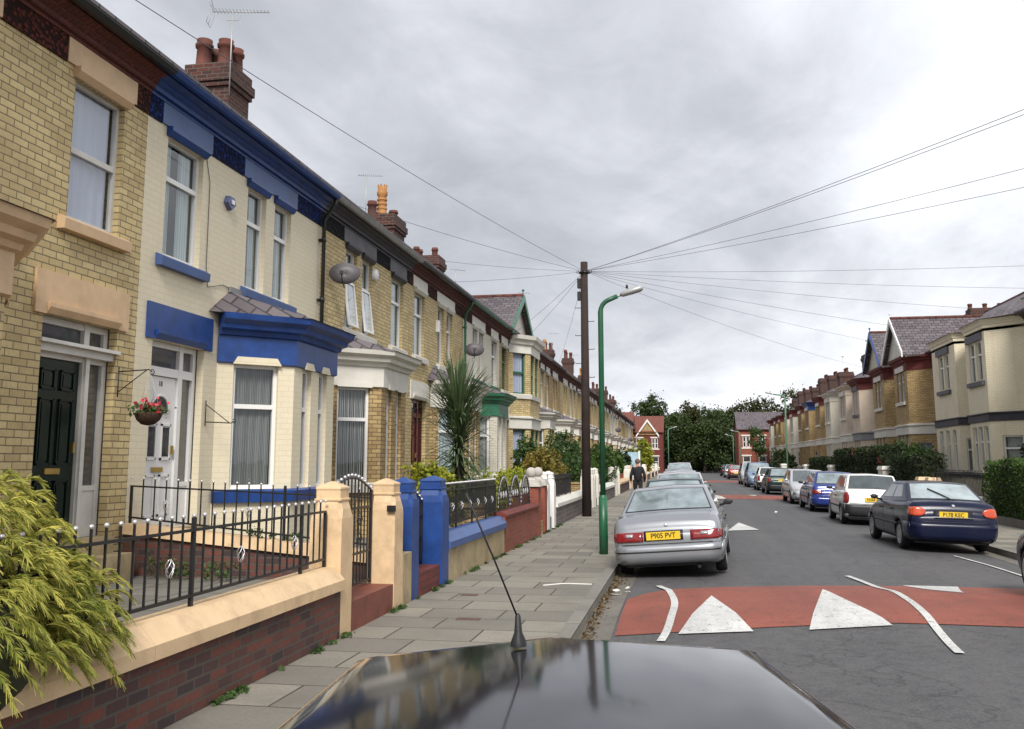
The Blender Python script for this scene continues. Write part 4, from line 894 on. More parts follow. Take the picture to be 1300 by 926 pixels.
end_house(7.4, 13.6, 131.0, 'red brick house with grey slate roof at the end of the right row', SLATE)
# gable end of the left row with render panel
gr = empty('rendered_gable_house', (-13.5, 133.9+.5, 0), 0, 'brown roofed house showing a white rendered gable wall with dishes', 'house')
m = MB(); m.box(0, 6.3, 0.3, 6.5, -.3, 5.6); m.poly([(0,0.3,5.6),(6.3,0.3,5.6),(3.2,0.3,8.2)]); m.build('wall', [YBD], gr)
m = MB(); m.prism([(2.9,0.0),(6.2,0.0),(6.2,.28),(2.9,.28)], 1.0, 6.6); m.build('render_panel', WSTONE, gr)
m = MB(); m.extx([(.1,6.4),(.1,6.6),(4,8.9),(7.2,6.6),(7.2,6.4)], -.2, 6.5); m.build('roof', REDTILE, gr)
# low red wall closing the street
tag_ = tag
m = MB(); m.box(-1.5, 4.5, 205, 205.4, -.3, 2.1); tag(m.build('brick_wall', DARKRED), 'low dark red brick wall beneath the trees closing the street', 'wall')
# ------------------------------------------------------------------ garden walls and pillars
XW = -3.33
def garden_wall(y0, y1, wm, cm, label, z=.47, side=-1, cope=.16):
    root = empty('garden_wall', (XW if side < 0 else 8.5, y0, 0), 0, label, 'garden wall'); L = y1-y0; s = 1 if side < 0 else -1
    m = MB(); m.box(min(0,-.20*s), max(0,-.20*s), 0, L, -.1, z); m.build('wall', wm, root)
    m = MB(); pr = [(.045*s,z+.002),(.045*s,z+cope*.6),(-.07*s,z+cope*1.35),(-.25*s,z+cope*1.35),(-.25*s,z+.002)]
    n = len(pr); nseg = max(1, round(L/1.9))
    for i in range(nseg):
        a, b = L*i/nseg+.003, L*(i+1)/nseg-.003
        v = [(x,a,zz) for x,zz in pr]+[(x,b,zz) for x,zz in pr]; m.add(v, [tuple(range(n)), tuple(range(2*n-1,n-1,-1))]+[(i_,(i_+1)%n,(i_+1)%n+n,i_+n) for i_ in range(n)])
    m.build('coping', cm, root); return root
def railing(p0, p1, z0, z1, label, zb0=None, mat=BLACKM, fin=SILVER, step=.125, twist=True, arches=False, group=None):
    """iron railing from p0 to p1 (x,y); rails between z0 (bottom) and z1 (top rail); heights may change along the run"""
    x0, y0 = p0; x1, y1 = p1; L = math.hypot(x1-x0, y1-y0); root = empty('iron_railing', (x0, y0, 0), 0, label, 'railing', group); fr = (0, 0, (x1-x0)/L, (y1-y0)/L)
    za, zb = z0 if isinstance(z0, tuple) else (z0, z0); ta, tb = z1 if isinstance(z1, tuple) else (z1, z1)
    r = MB(fr); fin_at = []
    r.add([(0,-.012,za),(L,-.012,zb),(L,.012,zb),(0,.012,za),(0,-.012,za+.022),(L,-.012,zb+.022),(L,.012,zb+.022),(0,.012,za+.022)],[(0,3,2,1),(4,5,6,7),(0,1,5,4),(1,2,6,5),(2,3,7,6),(3,0,4,7)])
    r.add([(0,-.012,ta),(L,-.012,tb),(L,.012,tb),(0,.012,ta),(0,-.012,ta+.02),(L,-.012,tb+.02),(L,.012,tb+.02),(0,.012,ta+.02)],[(0,3,2,1),(4,5,6,7),(0,1,5,4),(1,2,6,5),(2,3,7,6),(3,0,4,7)])
    n = int(L/step)
    for i in range(n+1):
        t = min(L-.01, i*step+.02); u = t/L; zl, zt = za+(zb-za)*u, ta+(tb-ta)*u; post = i % 13 == 0 or i == n
        hgt = .10 if not arches else .02
        w = .014 if post else .0065
        r.box(t-w, t+w, -w, w, zl-(.10 if post else 0), zt+(.0 if post and i in (0, n) else hgt))
        fin_at.append(r.P((t, 0, zt+hgt+.012)))
        if twist and i % 7 == 3:
            zc = (zl+zt)/2; o = MB(fr)
            for k in range(4):
                a = k*math.pi/2; o.tube([(t+.032*math.sin(math.pi*q/6)*math.cos(a+q*.5), .032*math.sin(math.pi*q/6)*math.sin(a+q*.5), zc-.07+.14*q/6) for q in range(7)], .005, 4)
            o.build('twisted_basket', fin, root)
    r.build('rail', mat, root); f = MB(); f.ball((0,0,0), .017, 8); fo = None
    for p_ in fin_at:
        if fo is None: fo = f.build('finial', fin, root, uv=False)
        else: fo = put(bpy.data.objects.new('finial', fo.data), root)
        fo.location = p_
    return root
def pier(x, y, mat, label, w=.165, h=1.5, group=None, capmat=None):
    root = empty('gate_pillar', (x, y, 0), 0, label, 'gate pillar', group)
    def ring(z, a, c): return [(a,-a+c,z),(a,a-c,z),(a-c,a,z),(-a+c,a,z),(-a,a-c,z),(-a,-a+c,z),(-a+c,-a,z),(a-c,-a,z)]
    def loft(secs):
        m = MB(); v = []; 
        for s in secs: v += ring(*s)
        n = 8; m.add(v, [(i*n+k, i*n+(k+1)%n, (i+1)*n+(k+1)%n, (i+1)*n+k) for i in range(len(secs)-1) for k in range(n)]+[tuple(range(n-1,-1,-1)), tuple(range((len(secs)-1)*n, len(secs)*n))]); return m
    e = .0015; loft([(-.1,w,e),(h-.42,w,e),(h-.36,w,.012),(h-.27,w*.93,.05),(h-.20,w*.80,.03)]).build('shaft', mat, root)
    loft([(h-.199,w*.80,.01),(h-.185,w*.86,.01),(h-.17,w*.86,.01),(h-.165,w*.78,.01),(h-.09,w*.78,.01),(h-.07,w*.82,.01),(h-.055,w*.80,.01),(h,.02,.005)]).build('cap', capmat or mat, root)
    return root
def gate(y0, y1, z0, z1, mat, label, X=-3.5, scroll=True):
    root = empty('garden_gate', (X, y0, 0), 0, label, 'gate'); L = y1-y0; fr = (0,0,0,1); r = MB(fr)
    for t in (.02, L-.02): r.box(t-.016, t+.016, -.016, .016, z0, z1-.15)
    for z in (z0+.02, z0+.35, z1-.35): r.box(.02, L-.02, -.01, .01, z, z+.025)
    n = int(L/.11); arch = []
    for i in range(n+1):
        t = .02+(L-.04)*i/n; zt = z1-.15+.15*math.sin(math.pi*i/n); arch.append((t, 0, zt)); r.box(t-.007, t+.007, -.007, .007, z0+.03, zt); f = MB(fr); f.ball((t, 0, zt+.03), .02, 6); f.build('finial', SILVER, root, uv=False)
    r.tube(arch, .012, 6)
    for s in (0, 1):
        for z in (z0+.5, z0+.72): r.tube([(L*(.3+.4*s)+.10*(1-q/16)*math.cos(q*.6), 0, z+.10*(1-q/16)*math.sin(q*.6)) for q in range(14)], .008, 5)
    r.build('bars', mat, root)
    return root
# house with green door: brick wall, peach coping, railings, peach pillars
garden_wall(2.2, 8.90, SOOT, PEACHP, 'sooty brick garden wall with peach chamfered coping under black railings', z=.46)
railing((XW-.16, 2.4), (XW-.16, 8.86), .74, 1.20, 'black railings with silver ball finials on the peach coping', step=.15)
pier(-3.50, 9.06, PEACHP, 'peach gate pillar ending the railed sooty brick wall')
pier(-3.50, 10.80, PEACHP, 'peach gate pillar with black latch beside the blue pillars')
gate(9.26, 10.62, .32, 1.52, BLACKM, 'black scrolled iron gate standing between the two peach pillars', X=-3.62)
lt = MB(); lt.box(-3.42,-3.325,10.585,10.632,1.12,1.19); lt.cyl((-3.36,10.64,1.155),(-3.36,10.60,1.155),.035); tag(lt.build('gate_latch', BLACKM), 'small black latch fixed on the second peach pillar', 'latch')
m = MB(); m.box(-4.2,-3.34,9.24,10.62,-.05,.297); tag(m.build('red_step', STEPR), 'red tiled step in the gateway between the peach pillars', 'step')
# low wall and railing dividing the first two gardens
dv = empty('garden_wall', (-6.95, 10.95, 0), 0, 'brick dividing wall with peach coping running from the house to the pillar', 'garden wall')
m = MB(); v = [(0,-.1,.2),(3.28,-.1,.0),(3.28,.1,.0),(0,.1,.2),(0,-.1,.80),(3.28,-.1,.50),(3.28,.1,.50),(0,.1,.80)]; F6 = [(0,3,2,1),(4,5,6,7),(0,1,5,4),(1,2,6,5),(2,3,7,6),(3,0,4,7)]; m.add(v, F6); m.build('wall', SOOT, dv)
m = MB(); m.add([(0,-.15,.802),(3.28,-.15,.502),(3.28,.15,.502),(0,.15,.802),(0,-.13,.93),(3.28,-.13,.63),(3.28,.13,.63),(0,.13,.93)], F6); m.build('coping', PEACHP, dv)
railing((-6.95, 10.95), (-3.7, 10.95), (.99, .69), (1.38, 1.25), 'black railings with ball finials on the dividing wall before the blue bay', step=.16)
# cream house: blue pillars, tan wall with blue coping
m = MB(); m.box(XW-.20, XW, 10.97, 11.33, -.1, .60); tag(m.build('garden_wall', TANR), 'short stub of tan wall between the peach and blue pillars', 'garden wall')
pier(-3.50, 11.52, BLUE, 'blue gate pillar next to the peach pillar', w=.16); pier(-3.50, 12.92, BLUE, 'blue gate pillar at the start of the tan wall with blue coping', w=.19)
gate(11.70, 12.72, .32, 1.3, BLACKM, 'black iron gate hung between the blue pillars', X=-3.6)
m = MB(); m.box(-4.3,-3.34,11.7,12.72,-.05,.297); tag(m.build('brown_step', DARKRED), 'dark brown step in the gateway between the blue pillars', 'step')
garden_wall(13.12, 17.42, TANR, BLUEL, 'flaking tan rendered garden wall with pale blue coping', z=.47)
railing((XW-.16, 13.15), (XW-.16, 17.4), .76, 1.26, 'black railings with silver top finials above the pale blue coping', step=.085)
# charcoal corniced house: red brick wall with arched railings, piers with stone balls
garden_wall(17.50, 21.5, REDB, DARKRED, 'red brick garden wall with sloping brick top and arched railings', z=.66, cope=.07)
ar = empty('arched_railing', (-3.50, 17.55, 0), 0, 'black railing in beaded arches on the red brick wall', 'railing')
m = MB((0,0,0,1))
for k in range(3):
    c = .65+1.3*k
    for dr in (0, .09): m.tube([(c-.6*math.cos(math.pi*q/14)*(1-dr*.6), 0, .80+(.62-dr)*math.sin(math.pi*q/14)) for q in range(15)], .012, 5)
    b = MB((0,0,0,1)); b.tube([(c-.585*math.cos(math.pi*q/66), 0, .80+.59*math.sin(math.pi*q/66)) for q in range(67)], [.022 if q % 3 else .008 for q in range(67)], 6); b.build('beaded_trim', SILVER, ar)
    for q in range(9): 
        t = c-.52+.13*q; m.box(t-.007,t+.007,-.007,.007,.74,.80+.5*math.sqrt(max(0,1-((t-c)/.58)**2)))
    for q in (-.26, 0, .26): b = MB((0,0,0,1)); b.lathe([(.004,-.08),(.03,0),(.004,.08)], (c+q,0,1.05), 6); b.build('finial', SILVER, ar)
m.box(0,3.9,-.012,.012,.74,.765); m.build('rail', BLACKM, ar)
for y, nm in ((21.72, 'nearer'), (22.75, 'farther')):
    r_ = empty('brick_gate_pier', (-3.52, y, 0), 0, f'red brick gate pier with stone ball, {nm} of the pair', 'gate pier')
    m = MB(); m.box(-.2,.2,-.2,.2,-.1,1.12); m.build('shaft', REDB, r_); m = MB(); m.frust(0,0,1.122,1.26,.25,.25,.2,.2); m.frust(0,0,1.262,1.33,.13,.13,.08,.08); m.build('cap', STONEB, r_)
    m = MB(); m.ball((0,0,1.44), .125, 20); m.build('stone_ball', STONEB, r_)
m = MB(); m.box(-3.95,-3.36,21.95,22.52,-.05,.297); tag(m.build('tiled_step', YBD), 'small brick step between the red brick piers', 'step')
# beyond: gates come in pairs every second house
pm = [(WSTONE,'white'),(WSTONE,'white'),(WSTONE,'white'),(PEACHP,'cream'),(WPAINT,'white'),(PEACH,'cream'),(WSTONE,'white')]
def pair(y0, mat, col, where, gap=1.05):
    pier(-3.50, y0, mat, f'{col} gate pillar {where}, nearer of its pair', w=.17, h=1.45); pier(-3.50, y0+gap+.34, mat, f'{col} gate pillar {where}, farther of its pair', w=.17, h=1.45)
pair(23.35, WPAINT, 'white', 'just past the stone balls', .75)
garden_wall(24.7, 29.3, STONEW, WSTONE, 'grey stone garden wall with white coping beside the telegraph pole', z=.50)
railing((XW-.16, 24.8), (XW-.16, 29.2), .76, 1.22, 'plain dark railing above the grey stone wall by the telegraph pole', twist=False, fin=BLACKM)
garden_wall(29.35, 33.6, STONEW, WSTONE, 'grey stone garden wall with white coping just past the telegraph pole', z=.50)
y = 33.85
for k in range(8):
    mt, cn = pm[k % len(pm)]; w = ['by the green lamp post','past the clipped round bush','near the walking man','at the blue board'][k] if k < 4 else f'{ORD[k-4]} gateway past the blue board'
    pair(y, mt, cn, w); pair(y+2.1, pm[(k+1) % 7][0], pm[(k+1) % 7][1], w+', second gateway'); 
    ws = [(STONEW, 'grey stone'), (SOOT, 'sooty brick'), (REDB, 'red brick'), (STONEW, 'grey stone')][k % 4]
    for q, (a, b) in enumerate(((y+3.75, y+8.0), (y+8.04, y+12.15))):
        garden_wall(a, b, ws[0], [WSTONE, PEACH][k % 2], f'{ws[1]} garden wall with {["white","cream"][k%2]} coping, {["nearer","farther"][q]} length after the {ORD[k]} double gateway', z=.5)
    y += 12.35
gate(46.38, 47.42, .05, 1.35, BLACKM, 'dark iron gate past the clipped round bush, behind the walking person', X=-3.5)
# right side garden walls
for k, (a, b, ws) in enumerate(((-10, 24.9, REDB), (29.6, 34.8, SOOT), (46.8, 52, SOOT), (56, 68, SOOT), (70, 84, SOOT), (86, 100, REDB), (102, 116, SOOT), (118, 128, SOOT))):
    garden_wall(a, b, ws, WSTONE, f'low brick garden wall with pale coping, {ORD[k]} length along the right pavement', z=.45, side=1)
for k, yy in enumerate((35.2, 36.6)):
    m = MB(); r_ = empty('stone_gate_block', (8.6, yy, 0), 0, f'cream stone block gatepost behind the dark blue car, {["nearer","farther"][k]} one', 'gatepost')
    m.box(-.2,.2,-.24,.24,-.1,1.02); m.build('shaft', PEACHP, r_); m = MB(); m.frust(0,0,1.022,1.14,.23,.27,.19,.22); m.build('cap', PEACHP, r_)
railing((8.62, 29.7), (8.62, 34.8), .68, 1.30, 'thin dark railing behind the dark blue saloon', twist=False, fin=BLACKM, step=.14)
for k, yy in enumerate((43.0, 57.6, 69.4, 85.2)):
    r_ = empty('stone_gate_block', (8.6, yy, 0), 0, ['pale stone block gatepost above the white hatchback roof', 'pale stone gatepost at the gap in the dark hedge', 'pale stone gatepost past the hedge end', 'pale far stone gatepost along the right pavement'][k], 'gatepost')
    m = MB(); m.box(-.22,.22,-.5,.5,-.1,1.35); m.build('shaft', WSTONE, r_); m = MB(); m.frust(0,0,1.352,1.5,.27,.56,.22,.5); m.build('cap', WSTONE, r_)
# garden dividers further along
for k in range(2, 12):
    yy = LB[k]+.05; m = MB(); m.box(-6.1, -3.62, yy-.1, yy+.1, .2, .85); m.box(-6.1, -3.62, yy-.14, yy+.14, .852, .93)
    tag(m.build('dividing_wall', [REDB, SOOT, YBD][k % 3]), f'low dividing wall between front gardens, {ORD[k-2]} from the red brick garden wall', 'garden wall')
# ------------------------------------------------------------------ cars
def interp(tab, y):
    if y <= tab[0][0]: return tab[0][1]
    for (a, u), (b, v) in zip(tab, tab[1:]):
        if y <= b: t = (y-a)/(b-a); return u+(v-u)*t
    return tab[-1][1]
def decal(name, bvh, mat, parent, axis, u0, u1, v0, v1, off=.012, nu=8, nv=4, sgn=1, skew=0.0, round_=False):
    """thin shell laid over the body: axis 'y' seen from behind/front (u=x,v=z); axis 'x' seen from a side (u=y,v=z)"""
    v = []; ok = {}
    for i in range(nu+1):
        for j in range(nv+1):
            u = u0+(u1-u0)*i/nu; w = v0+(v1-v0)*j/nv+skew*(u-u0)
            if round_:
                a = (i/nu-.5)*2; b = (j/nv-.5)*2; u = (u0+u1)/2+(u1-u0)/2*a*math.sqrt(max(0,1-b*b*.5)); w = (v0+v1)/2+(v1-v0)/2*b*math.sqrt(max(0,1-a*a*.5))
            if axis == 'y': o, d = Vector((u, -5*sgn, w)), Vector((0, sgn, 0))
            else: o, d = Vector((5*sgn, u, w)), Vector((-sgn, 0, 0))
            h = bvh.ray_cast(o, d)
            if h[0] is None: continue
            ok[i, j] = len(v); v.append(h[0]-d*off)
    f = []
    for i in range(nu):
        for j in range(nv):
            q = [(i,j),(i+1,j),(i+1,j+1),(i,j+1)]
            if all(k in ok for k in q): f.append(tuple(ok[k] for k in q))
    if not f: return None
    me = bpy.data.meshes.new(name); me.from_pydata(v, [], f); bm = bmesh.new(); bm.from_mesh(me)
    n = Vector((0, -sgn, 0)) if axis == 'y' else Vector((sgn, 0, 0))
    for q in bm.faces:
        q.normal_update()
        if q.normal.dot(n) < 0: q.normal_flip()
        q.smooth = True
    r = bmesh.ops.extrude_face_region(bm, geom=list(bm.faces))
    ext = [e for e in r['geom'] if isinstance(e, bmesh.types.BMVert)]
    orig = [e for e in bm.verts if e not in set(ext)]
    for e in orig: e.co -= n*(off+.01)
    bmesh.ops.recalc_face_normals(bm, faces=bm.faces); bm.to_mesh(me); bm.free(); me.materials.append(mat)
    return put(bpy.data.objects.new(name, me), parent)
def wheel_mesh(r, w, style):
    t = MB(); t.lathe([(r*.62,-w/2),(r*.70,-w/2-.004),(r*.93,-w/2),(r*.985,-w/2+.025),(r,-w*.2),(r,w*.2),(r*.985,w/2-.025),(r*.93,w/2),(r*.70,w/2+.004),(r*.62,w/2)], (0,0,0), 28, ax='x')
    h = MB(); h.lathe([(.001,w/2-.012),(r*.14,w/2-.010),(r*.20,w/2-.022),(r*.55,w/2-.018),(r*.62,w/2+.003),(r*.66,w/2+.005),(r*.66,-w/2+.02),(.001,-w/2+.02)], (0,0,0), 28, ax='x')
    if style != 'plain':
        for k in range(7 if style == 'hub' else 5):
            a = 2*math.pi*k/(7 if style == 'hub' else 5); c, s = math.cos(a), math.sin(a); ww = .022 if style == 'hub' else .035
            h.add([(w/2-.012, c*r*.15-s*ww, s*r*.15+c*ww), (w/2-.012, c*r*.15+s*ww, s*r*.15-c*ww), (w/2-.004, c*r*.6+s*ww*1.3, s*r*.6-c*ww*1.3), (w/2-.004, c*r*.6-s*ww*1.3, s*r*.6+c*ww*1.3)], [(0,1,2,3)])
    return t, h
def car(label, cat, S, loc, rz=0.0, roll=0.0, group='cars parked along the street', pitch=0.0):
    L, Wd = S['L'], S['W']; hw = Wd/2; g = S.get; y0, y1 = -L/2, L/2; paint = S['paint']
    root = empty(S.get('name', 'parked_car'), loc, rz, label, cat, group); root.rotation_euler = (pitch, roll, rz)
    zt = [(y0+a if a >= 0 else y1+a, z) if k != 'm' else (a, z) for (a, z, k) in S['top']]
    zb0 = g('zb', .19); r = g('wr', .30)
    wt = [(y0,.90),(y0+.05,.945),(y0+.15,.975),(y0+.5,.995),(0,1.0),(y1-.7,.985),(y1-.3,.94),(y1-.10,.86),(y1,.74)]
    ys = sorted(set([y0+.0, y0+.02, y0+.05, y0+.1, y0+.15, y0+.22, y0+.3]+[y0+.3+(L-.6)*i/22 for i in range(23)]+[y1-.3+.3*i/6 for i in range(7)]+[a for a, z in zt]))
    rings = []
    def ring(y, k=1.0, yy=None):
        w = hw*interp(wt, y); t = interp(zt, y); zs = t-.055; zb = zb0+.05*max(0, (abs(y)-L/2+.25)/.25)
        h = [(0,zb),(.60,zb),(.88,zb+.01),(.955,zb+.05),(.985,zb+.14),(1.0,zb+.30),(.998,zb+(zs-zb)*.62),(.985,zs-.10),(.955,zs-.02),(.90,zs+.025),(.78,t-.012),(.5,t+.004),(0,t+.012)]
        h = [(w*a*k, (b-(zb+t)/2)*k+(zb+t)/2) for a, b in h]
        return [(x, y if yy is None else yy, z) for x, z in h]+[(-x, y if yy is None else yy, z) for x, z in h[-2:0:-1]]
    secs = [ring(y0, .55, y0-.045), ring(y0, .88, y0-.035), ring(y0, .97, y0-.018)]+[ring(y) for y in ys]+[ring(y1, .96, y1+.02), ring(y1, .85, y1+.04), ring(y1, .5, y1+.055)]
    n = len(secs[0]); v = [p for s in secs for p in s]; f = [(i*n+k, i*n+(k+1)%n, (i+1)*n+(k+1)%n, (i+1)*n+k) for i in range(len(secs)-1) for k in range(n)]+[tuple(range(n-1,-1,-1)), tuple(range((len(secs)-1)*n, len(secs)*n))]
    bm = bmesh.new(); bv = [bm.verts.new(p) for p in v]
    for q in f: 
        try: bm.faces.new([bv[i] for i in q])
        except Exception: pass
    bmesh.ops.recalc_face_normals(bm, faces=bm.faces)
    for q in bm.faces: q.smooth = True
    bvh = BVHTree.FromBMesh(bm); me = bpy.data.meshes.new('body'); bm.to_mesh(me); bm.free(); me.materials.append(paint); me.materials.append(BLKPL)
    body = put(bpy.data.objects.new('body', me))
    ya, yf = y0+g('ro', .85), y1-g('fo', .78); cut = MB(); ar = r*1.17
    for yy in (ya, yf):
        for s in (-1, 1): cut.cyl((s*(hw+.2), yy, r-.005), (s*(hw-.26), yy, r-.005), ar, n=24, mi=1, smooth=False)
    co = cut.build('cutter', [paint, BLKPL], uv=False)
    md = body.modifiers.new('arch', 'BOOLEAN'); md.operation = 'DIFFERENCE'; md.object = co; md.solver = 'EXACT'
    dg = bpy.context.evaluated_depsgraph_get(); me2 = bpy.data.meshes.new_from_object(body.evaluated_get(dg)); body.modifiers.clear(); body.data = me2; me2.name = 'body'
    bpy.data.objects.remove(co); body.parent = root
    # greenhouse
    rb, rt, ft, wb = S['gh']; zr = S['H']; zbl = interp(zt, (rb+rt)/2)-.05; zbf = interp(zt, wb)-.03; hb, ht = hw*.93, hw*g('tumble', .72)
    def gv(x, y, z): return (x, y, z)
    bo = .05
    C = [[(-hb*.98,rb,interp(zt,rb)-.03),(0,rb-bo,interp(zt,rb)-.01),(hb*.98,rb,interp(zt,rb)-.03)], [(-ht,rt,zr-.03),(0,rt-bo*.6,zr),(ht,rt,zr-.03)],
         [(-ht,ft,zr-.03),(0,ft+bo,zr),(ht,ft,zr-.03)], [(-hb*.98,wb,zbf),(0,wb+bo*1.6,zbf+.02),(hb*.98,wb,zbf)]]
    bm = bmesh.new(); vv = [[bm.verts.new(p) for p in row] for row in C]
    md_ = [[bm.verts.new(((C[1][i][0])*1.035, C[1][i][1]+(C[2][i][1]-C[1][i][1])*.5, zr+(.018 if i == 1 else -.012))) for i in range(3)]]
    rows = [vv[0], vv[1], md_[0], vv[2], vv[3]]
    for a, b in zip(rows, rows[1:]):
        for i in range(2): bm.faces.new((a[i], a[i+1], b[i+1], b[i]))
    bm.faces.new((vv[0][0], vv[1][0], md_[0][0], vv[2][0], vv[3][0])); bm.faces.new((vv[3][2], vv[2][2], md_[0][2], vv[1][2], vv[0][2])); bm.faces.new((vv[0][0], vv[3][0], vv[3][1], vv[3][2], vv[0][2], vv[0][1]))
    bmesh.ops.recalc_face_normals(bm, faces=bm.faces); bmesh.ops.bevel(bm, geom=[e for e in bm.edges if e.calc_face_angle(0) > .35 and max(e.verts[0].co.z, e.verts[1].co.z) > zbl+.08], offset=g('bev', .055), segments=4, profile=.6, affect='EDGES')
    for q in bm.faces: q.smooth = True
    me = bpy.data.meshes.new('cabin'); bm.to_mesh(me); bm.free(); me.materials.append(g('roofpaint', paint)); cb = put(bpy.data.objects.new('cabin', me), root)
    try: me.set_sharp_from_angle(angle=R(40))
    except Exception: pass
    gl, sgl = g('glass', CARGL), g('sideglass', CARGL)
    def quadpanel(name, A, B, Cc, D_, us, vs, mat, par, off=.007, n=10, trim=True):
        """A,B bottom corners, Cc,D_ top corners (each may be a polyline of three for the bowed panels)"""
        def along(P, u): 
            if len(P) == 2: return Vector(P[0]).lerp(Vector(P[1]), u)
            return Vector(P[0]).lerp(Vector(P[1]), u*2) if u < .5 else Vector(P[1]).lerp(Vector(P[2]), u*2-1)
        m = MB(); v = []; nv = 4
        for i in range(n+1):
            u = us[0]+(us[1]-us[0])*i/n
            for j in range(nv+1):
                t = vs[0]+(vs[1]-vs[0])*j/nv; b_, t_ = along(A, u), along(Cc, u); p = b_.lerp(t_, t)
                du = along(A, min(1,u+.02)).lerp(along(Cc, min(1,u+.02)), t)-along(A, max(0,u-.02)).lerp(along(Cc, max(0,u-.02)), t); nn = du.cross(t_-b_).normalized()
                v.append((p, nn))
        c = sum((p for p, _ in v), Vector())/len(v); ctr = Vector((0, (rt+ft)/2, (zbl+zr)/2)); sg = 1 if (c-ctr).dot(v[len(v)//2][1]) > 0 else -1
        V = [tuple(p+nn*sg*off) for p, nn in v]+[tuple(p-nn*sg*.02) for p, nn in v]; N_ = len(v); F = []
        for i in range(n):
            for j in range(nv):
                a = i*(nv+1)+j; F += [(a, a+nv+1, a+nv+2, a+1), (a+N_, a+1+N_, a+nv+2+N_, a+nv+1+N_)]
        for i in range(n): 
            for j in (0, nv): a = i*(nv+1)+j; F.append((a, a+nv+1, a+nv+1+N_, a+N_))
        for j in range(nv):
            for i in (0, n): a = i*(nv+1)+j; F.append((a, a+1, a+1+N_, a+N_))
        m.add(V, F, 0, False); o = m.build(name, mat, par, uv=False); return o
    pb, ptp = C[0], C[1]
    quadpanel('rubber_seal', pb, None, ptp, None, (.045,.955), (.10,.93), BLKPL, root, .003)
    rw = quadpanel('rear_window', pb, None, ptp, None, (.06,.94), (.13,.90), gl, root, .008)
    quadpanel('windscreen', C[3], None, C[2], None, (.06,.94), (.08,.92), gl, root)
    for s in (0, 2):
        Ab, At = [C[0][s], C[3][s]], [C[1][s], C[2][s]]
        for (u0, u1) in S['sidewin']: quadpanel('side_window', Ab, None, At, None, (u0,u1), (.22,.86), sgl, root, .006, n=6)
    # wheels
    if 'wmesh' not in S:
        t, h = wheel_mesh(r, g('ww', .17), g('wstyle', 'hub')); to = t.build('wheel', RUBBER, uv=False); ho = h.build('hubcap', HUB, uv=False); S['wmesh'] = (to.data, ho.data); bpy.data.objects.remove(to); bpy.data.objects.remove(ho)
    for yy in (ya, yf):
        for s in (-1, 1):
            w = put(bpy.data.objects.new('wheel', S['wmesh'][0]), root); w.location = (s*(hw-.105), yy, r); w.rotation_euler = (random.random()*3, 0, 0 if s > 0 else math.pi)
            put(bpy.data.objects.new('hubcap', S['wmesh'][1]), w)
    # bumpers, lamps, plates, seams
    zbmp = g('bump', (.27, .52)); bm_ = g('bumpm', paint)
    decal('bumper', bvh, bm_, root, 'y', -hw*.94, hw*.94, zbmp[0], zbmp[1], .045, 16, 4, 1)
    decal('bumper', bvh, bm_, root, 'y', -hw*.80, hw*.80, zbmp[0], zbmp[1]-.02, .03, 16, 4, -1)
    if g('strip'): decal('bumper_strip', bvh, g('stripm', BLKPL), root, 'y', -hw*.93, hw*.93, g('strip')[0], g('strip')[1], .052, 16, 1, 1)
    for s in (-1, 1):
        if g('strip_side', True): decal('side_moulding', bvh, g('mouldm', BLKPL), root, 'x', y0+.95, y1-1.15, .47, .52, .012, 16, 1, s)
        for (a, b) in g('bump_side', [(y0+.08, ya-ar-.02)]): decal('bumper_corner', bvh, bm_, root, 'x', a, b, zbmp[0], zbmp[1], .018, 4, 3, s)
        lm = g('lamp', dict(x=(.46,.90), z=(.58,.74), m=LREDD))
        decal('tail_light', bvh, lm['m'], root, 'y', *(sorted((s*hw*lm['x'][0], s*hw*lm['x'][1]))), lm['z'][0], lm['z'][1], .016, 8, 5, 1, round_=lm.get('round', False))
        if lm.get('m2'): decal('reversing_light', bvh, lm['m2'], root, 'y', *(sorted((s*hw*lm['x2'][0], s*hw*lm['x2'][1]))), lm['z2'][0], lm['z2'][1], .022, 3, 2, 1)
        if lm.get('wrap'): decal('lamp_side', bvh, lm['m'], root, 'x', y0+.01, y0+lm['wrap'], lm['z'][0]+.01, lm['z'][1]-.01, .010, 4, 4, s)
        decal('headlight', bvh, LCLR, root, 'y', *(sorted((s*hw*.46, s*hw*.82))), g('hz', (.52,.66))[0], g('hz', (.52,.66))[1], .014, 8, 4, -1)
        for yy in g('seams', []):
            decal('door_seam', bvh, BLKTXT, root, 'x', yy-.006, yy+.006, .26, interp(zt, yy)-.06, .002, 1, 12, s)
        for yy in g('handles', []): decal('door_handle', bvh, g('handlem', BLKPL), root, 'x', yy, yy+.17, .76, .795, .022, 3, 1, s)
        m = MB(); mx = hw*.96; my = wb-.32
        m.v += [(s*(mx+.09)+.085*math.cos(2*math.pi*i/14)*k_, my+yy_, zbf+.10+.055*math.sin(2*math.pi*i/14)*k_) for yy_, k_ in ((.07,.5),(.05,.85),(.0,1),(-.04,1),(-.045,.9)) for i in range(14)]; q_ = [(a_*14+i, a_*14+(i+1)%14, a_*14+14+(i+1)%14, a_*14+14+i) for a_ in range(4) for i in range(14)]+[tuple(range(14)), tuple(range(56,70))]; m.f += q_; m.m += [0]*len(q_); m.sm += [True]*len(q_); m.cyl((s*(mx-.06), my+.01, zbf+.04), (s*(mx+.06), my+.0, zbf+.08), .022, n=6)
        mo = m.build('wing_mirror', g('mirrorm', BLKPL), root, uv=False)
    decal('grille', bvh, BLKPL, root, 'y', -hw*.40, hw*.40, .54, .64, .012, 8, 2, -1)
    decal('boot_seam', bvh, BLKTXT, root, 'y', -hw*.80, hw*.80, zbmp[1]+.012, zbmp[1]+.024, .004, 12, 1, 1)
    pz = g('plate', (0, .62)); tx = g('reg')
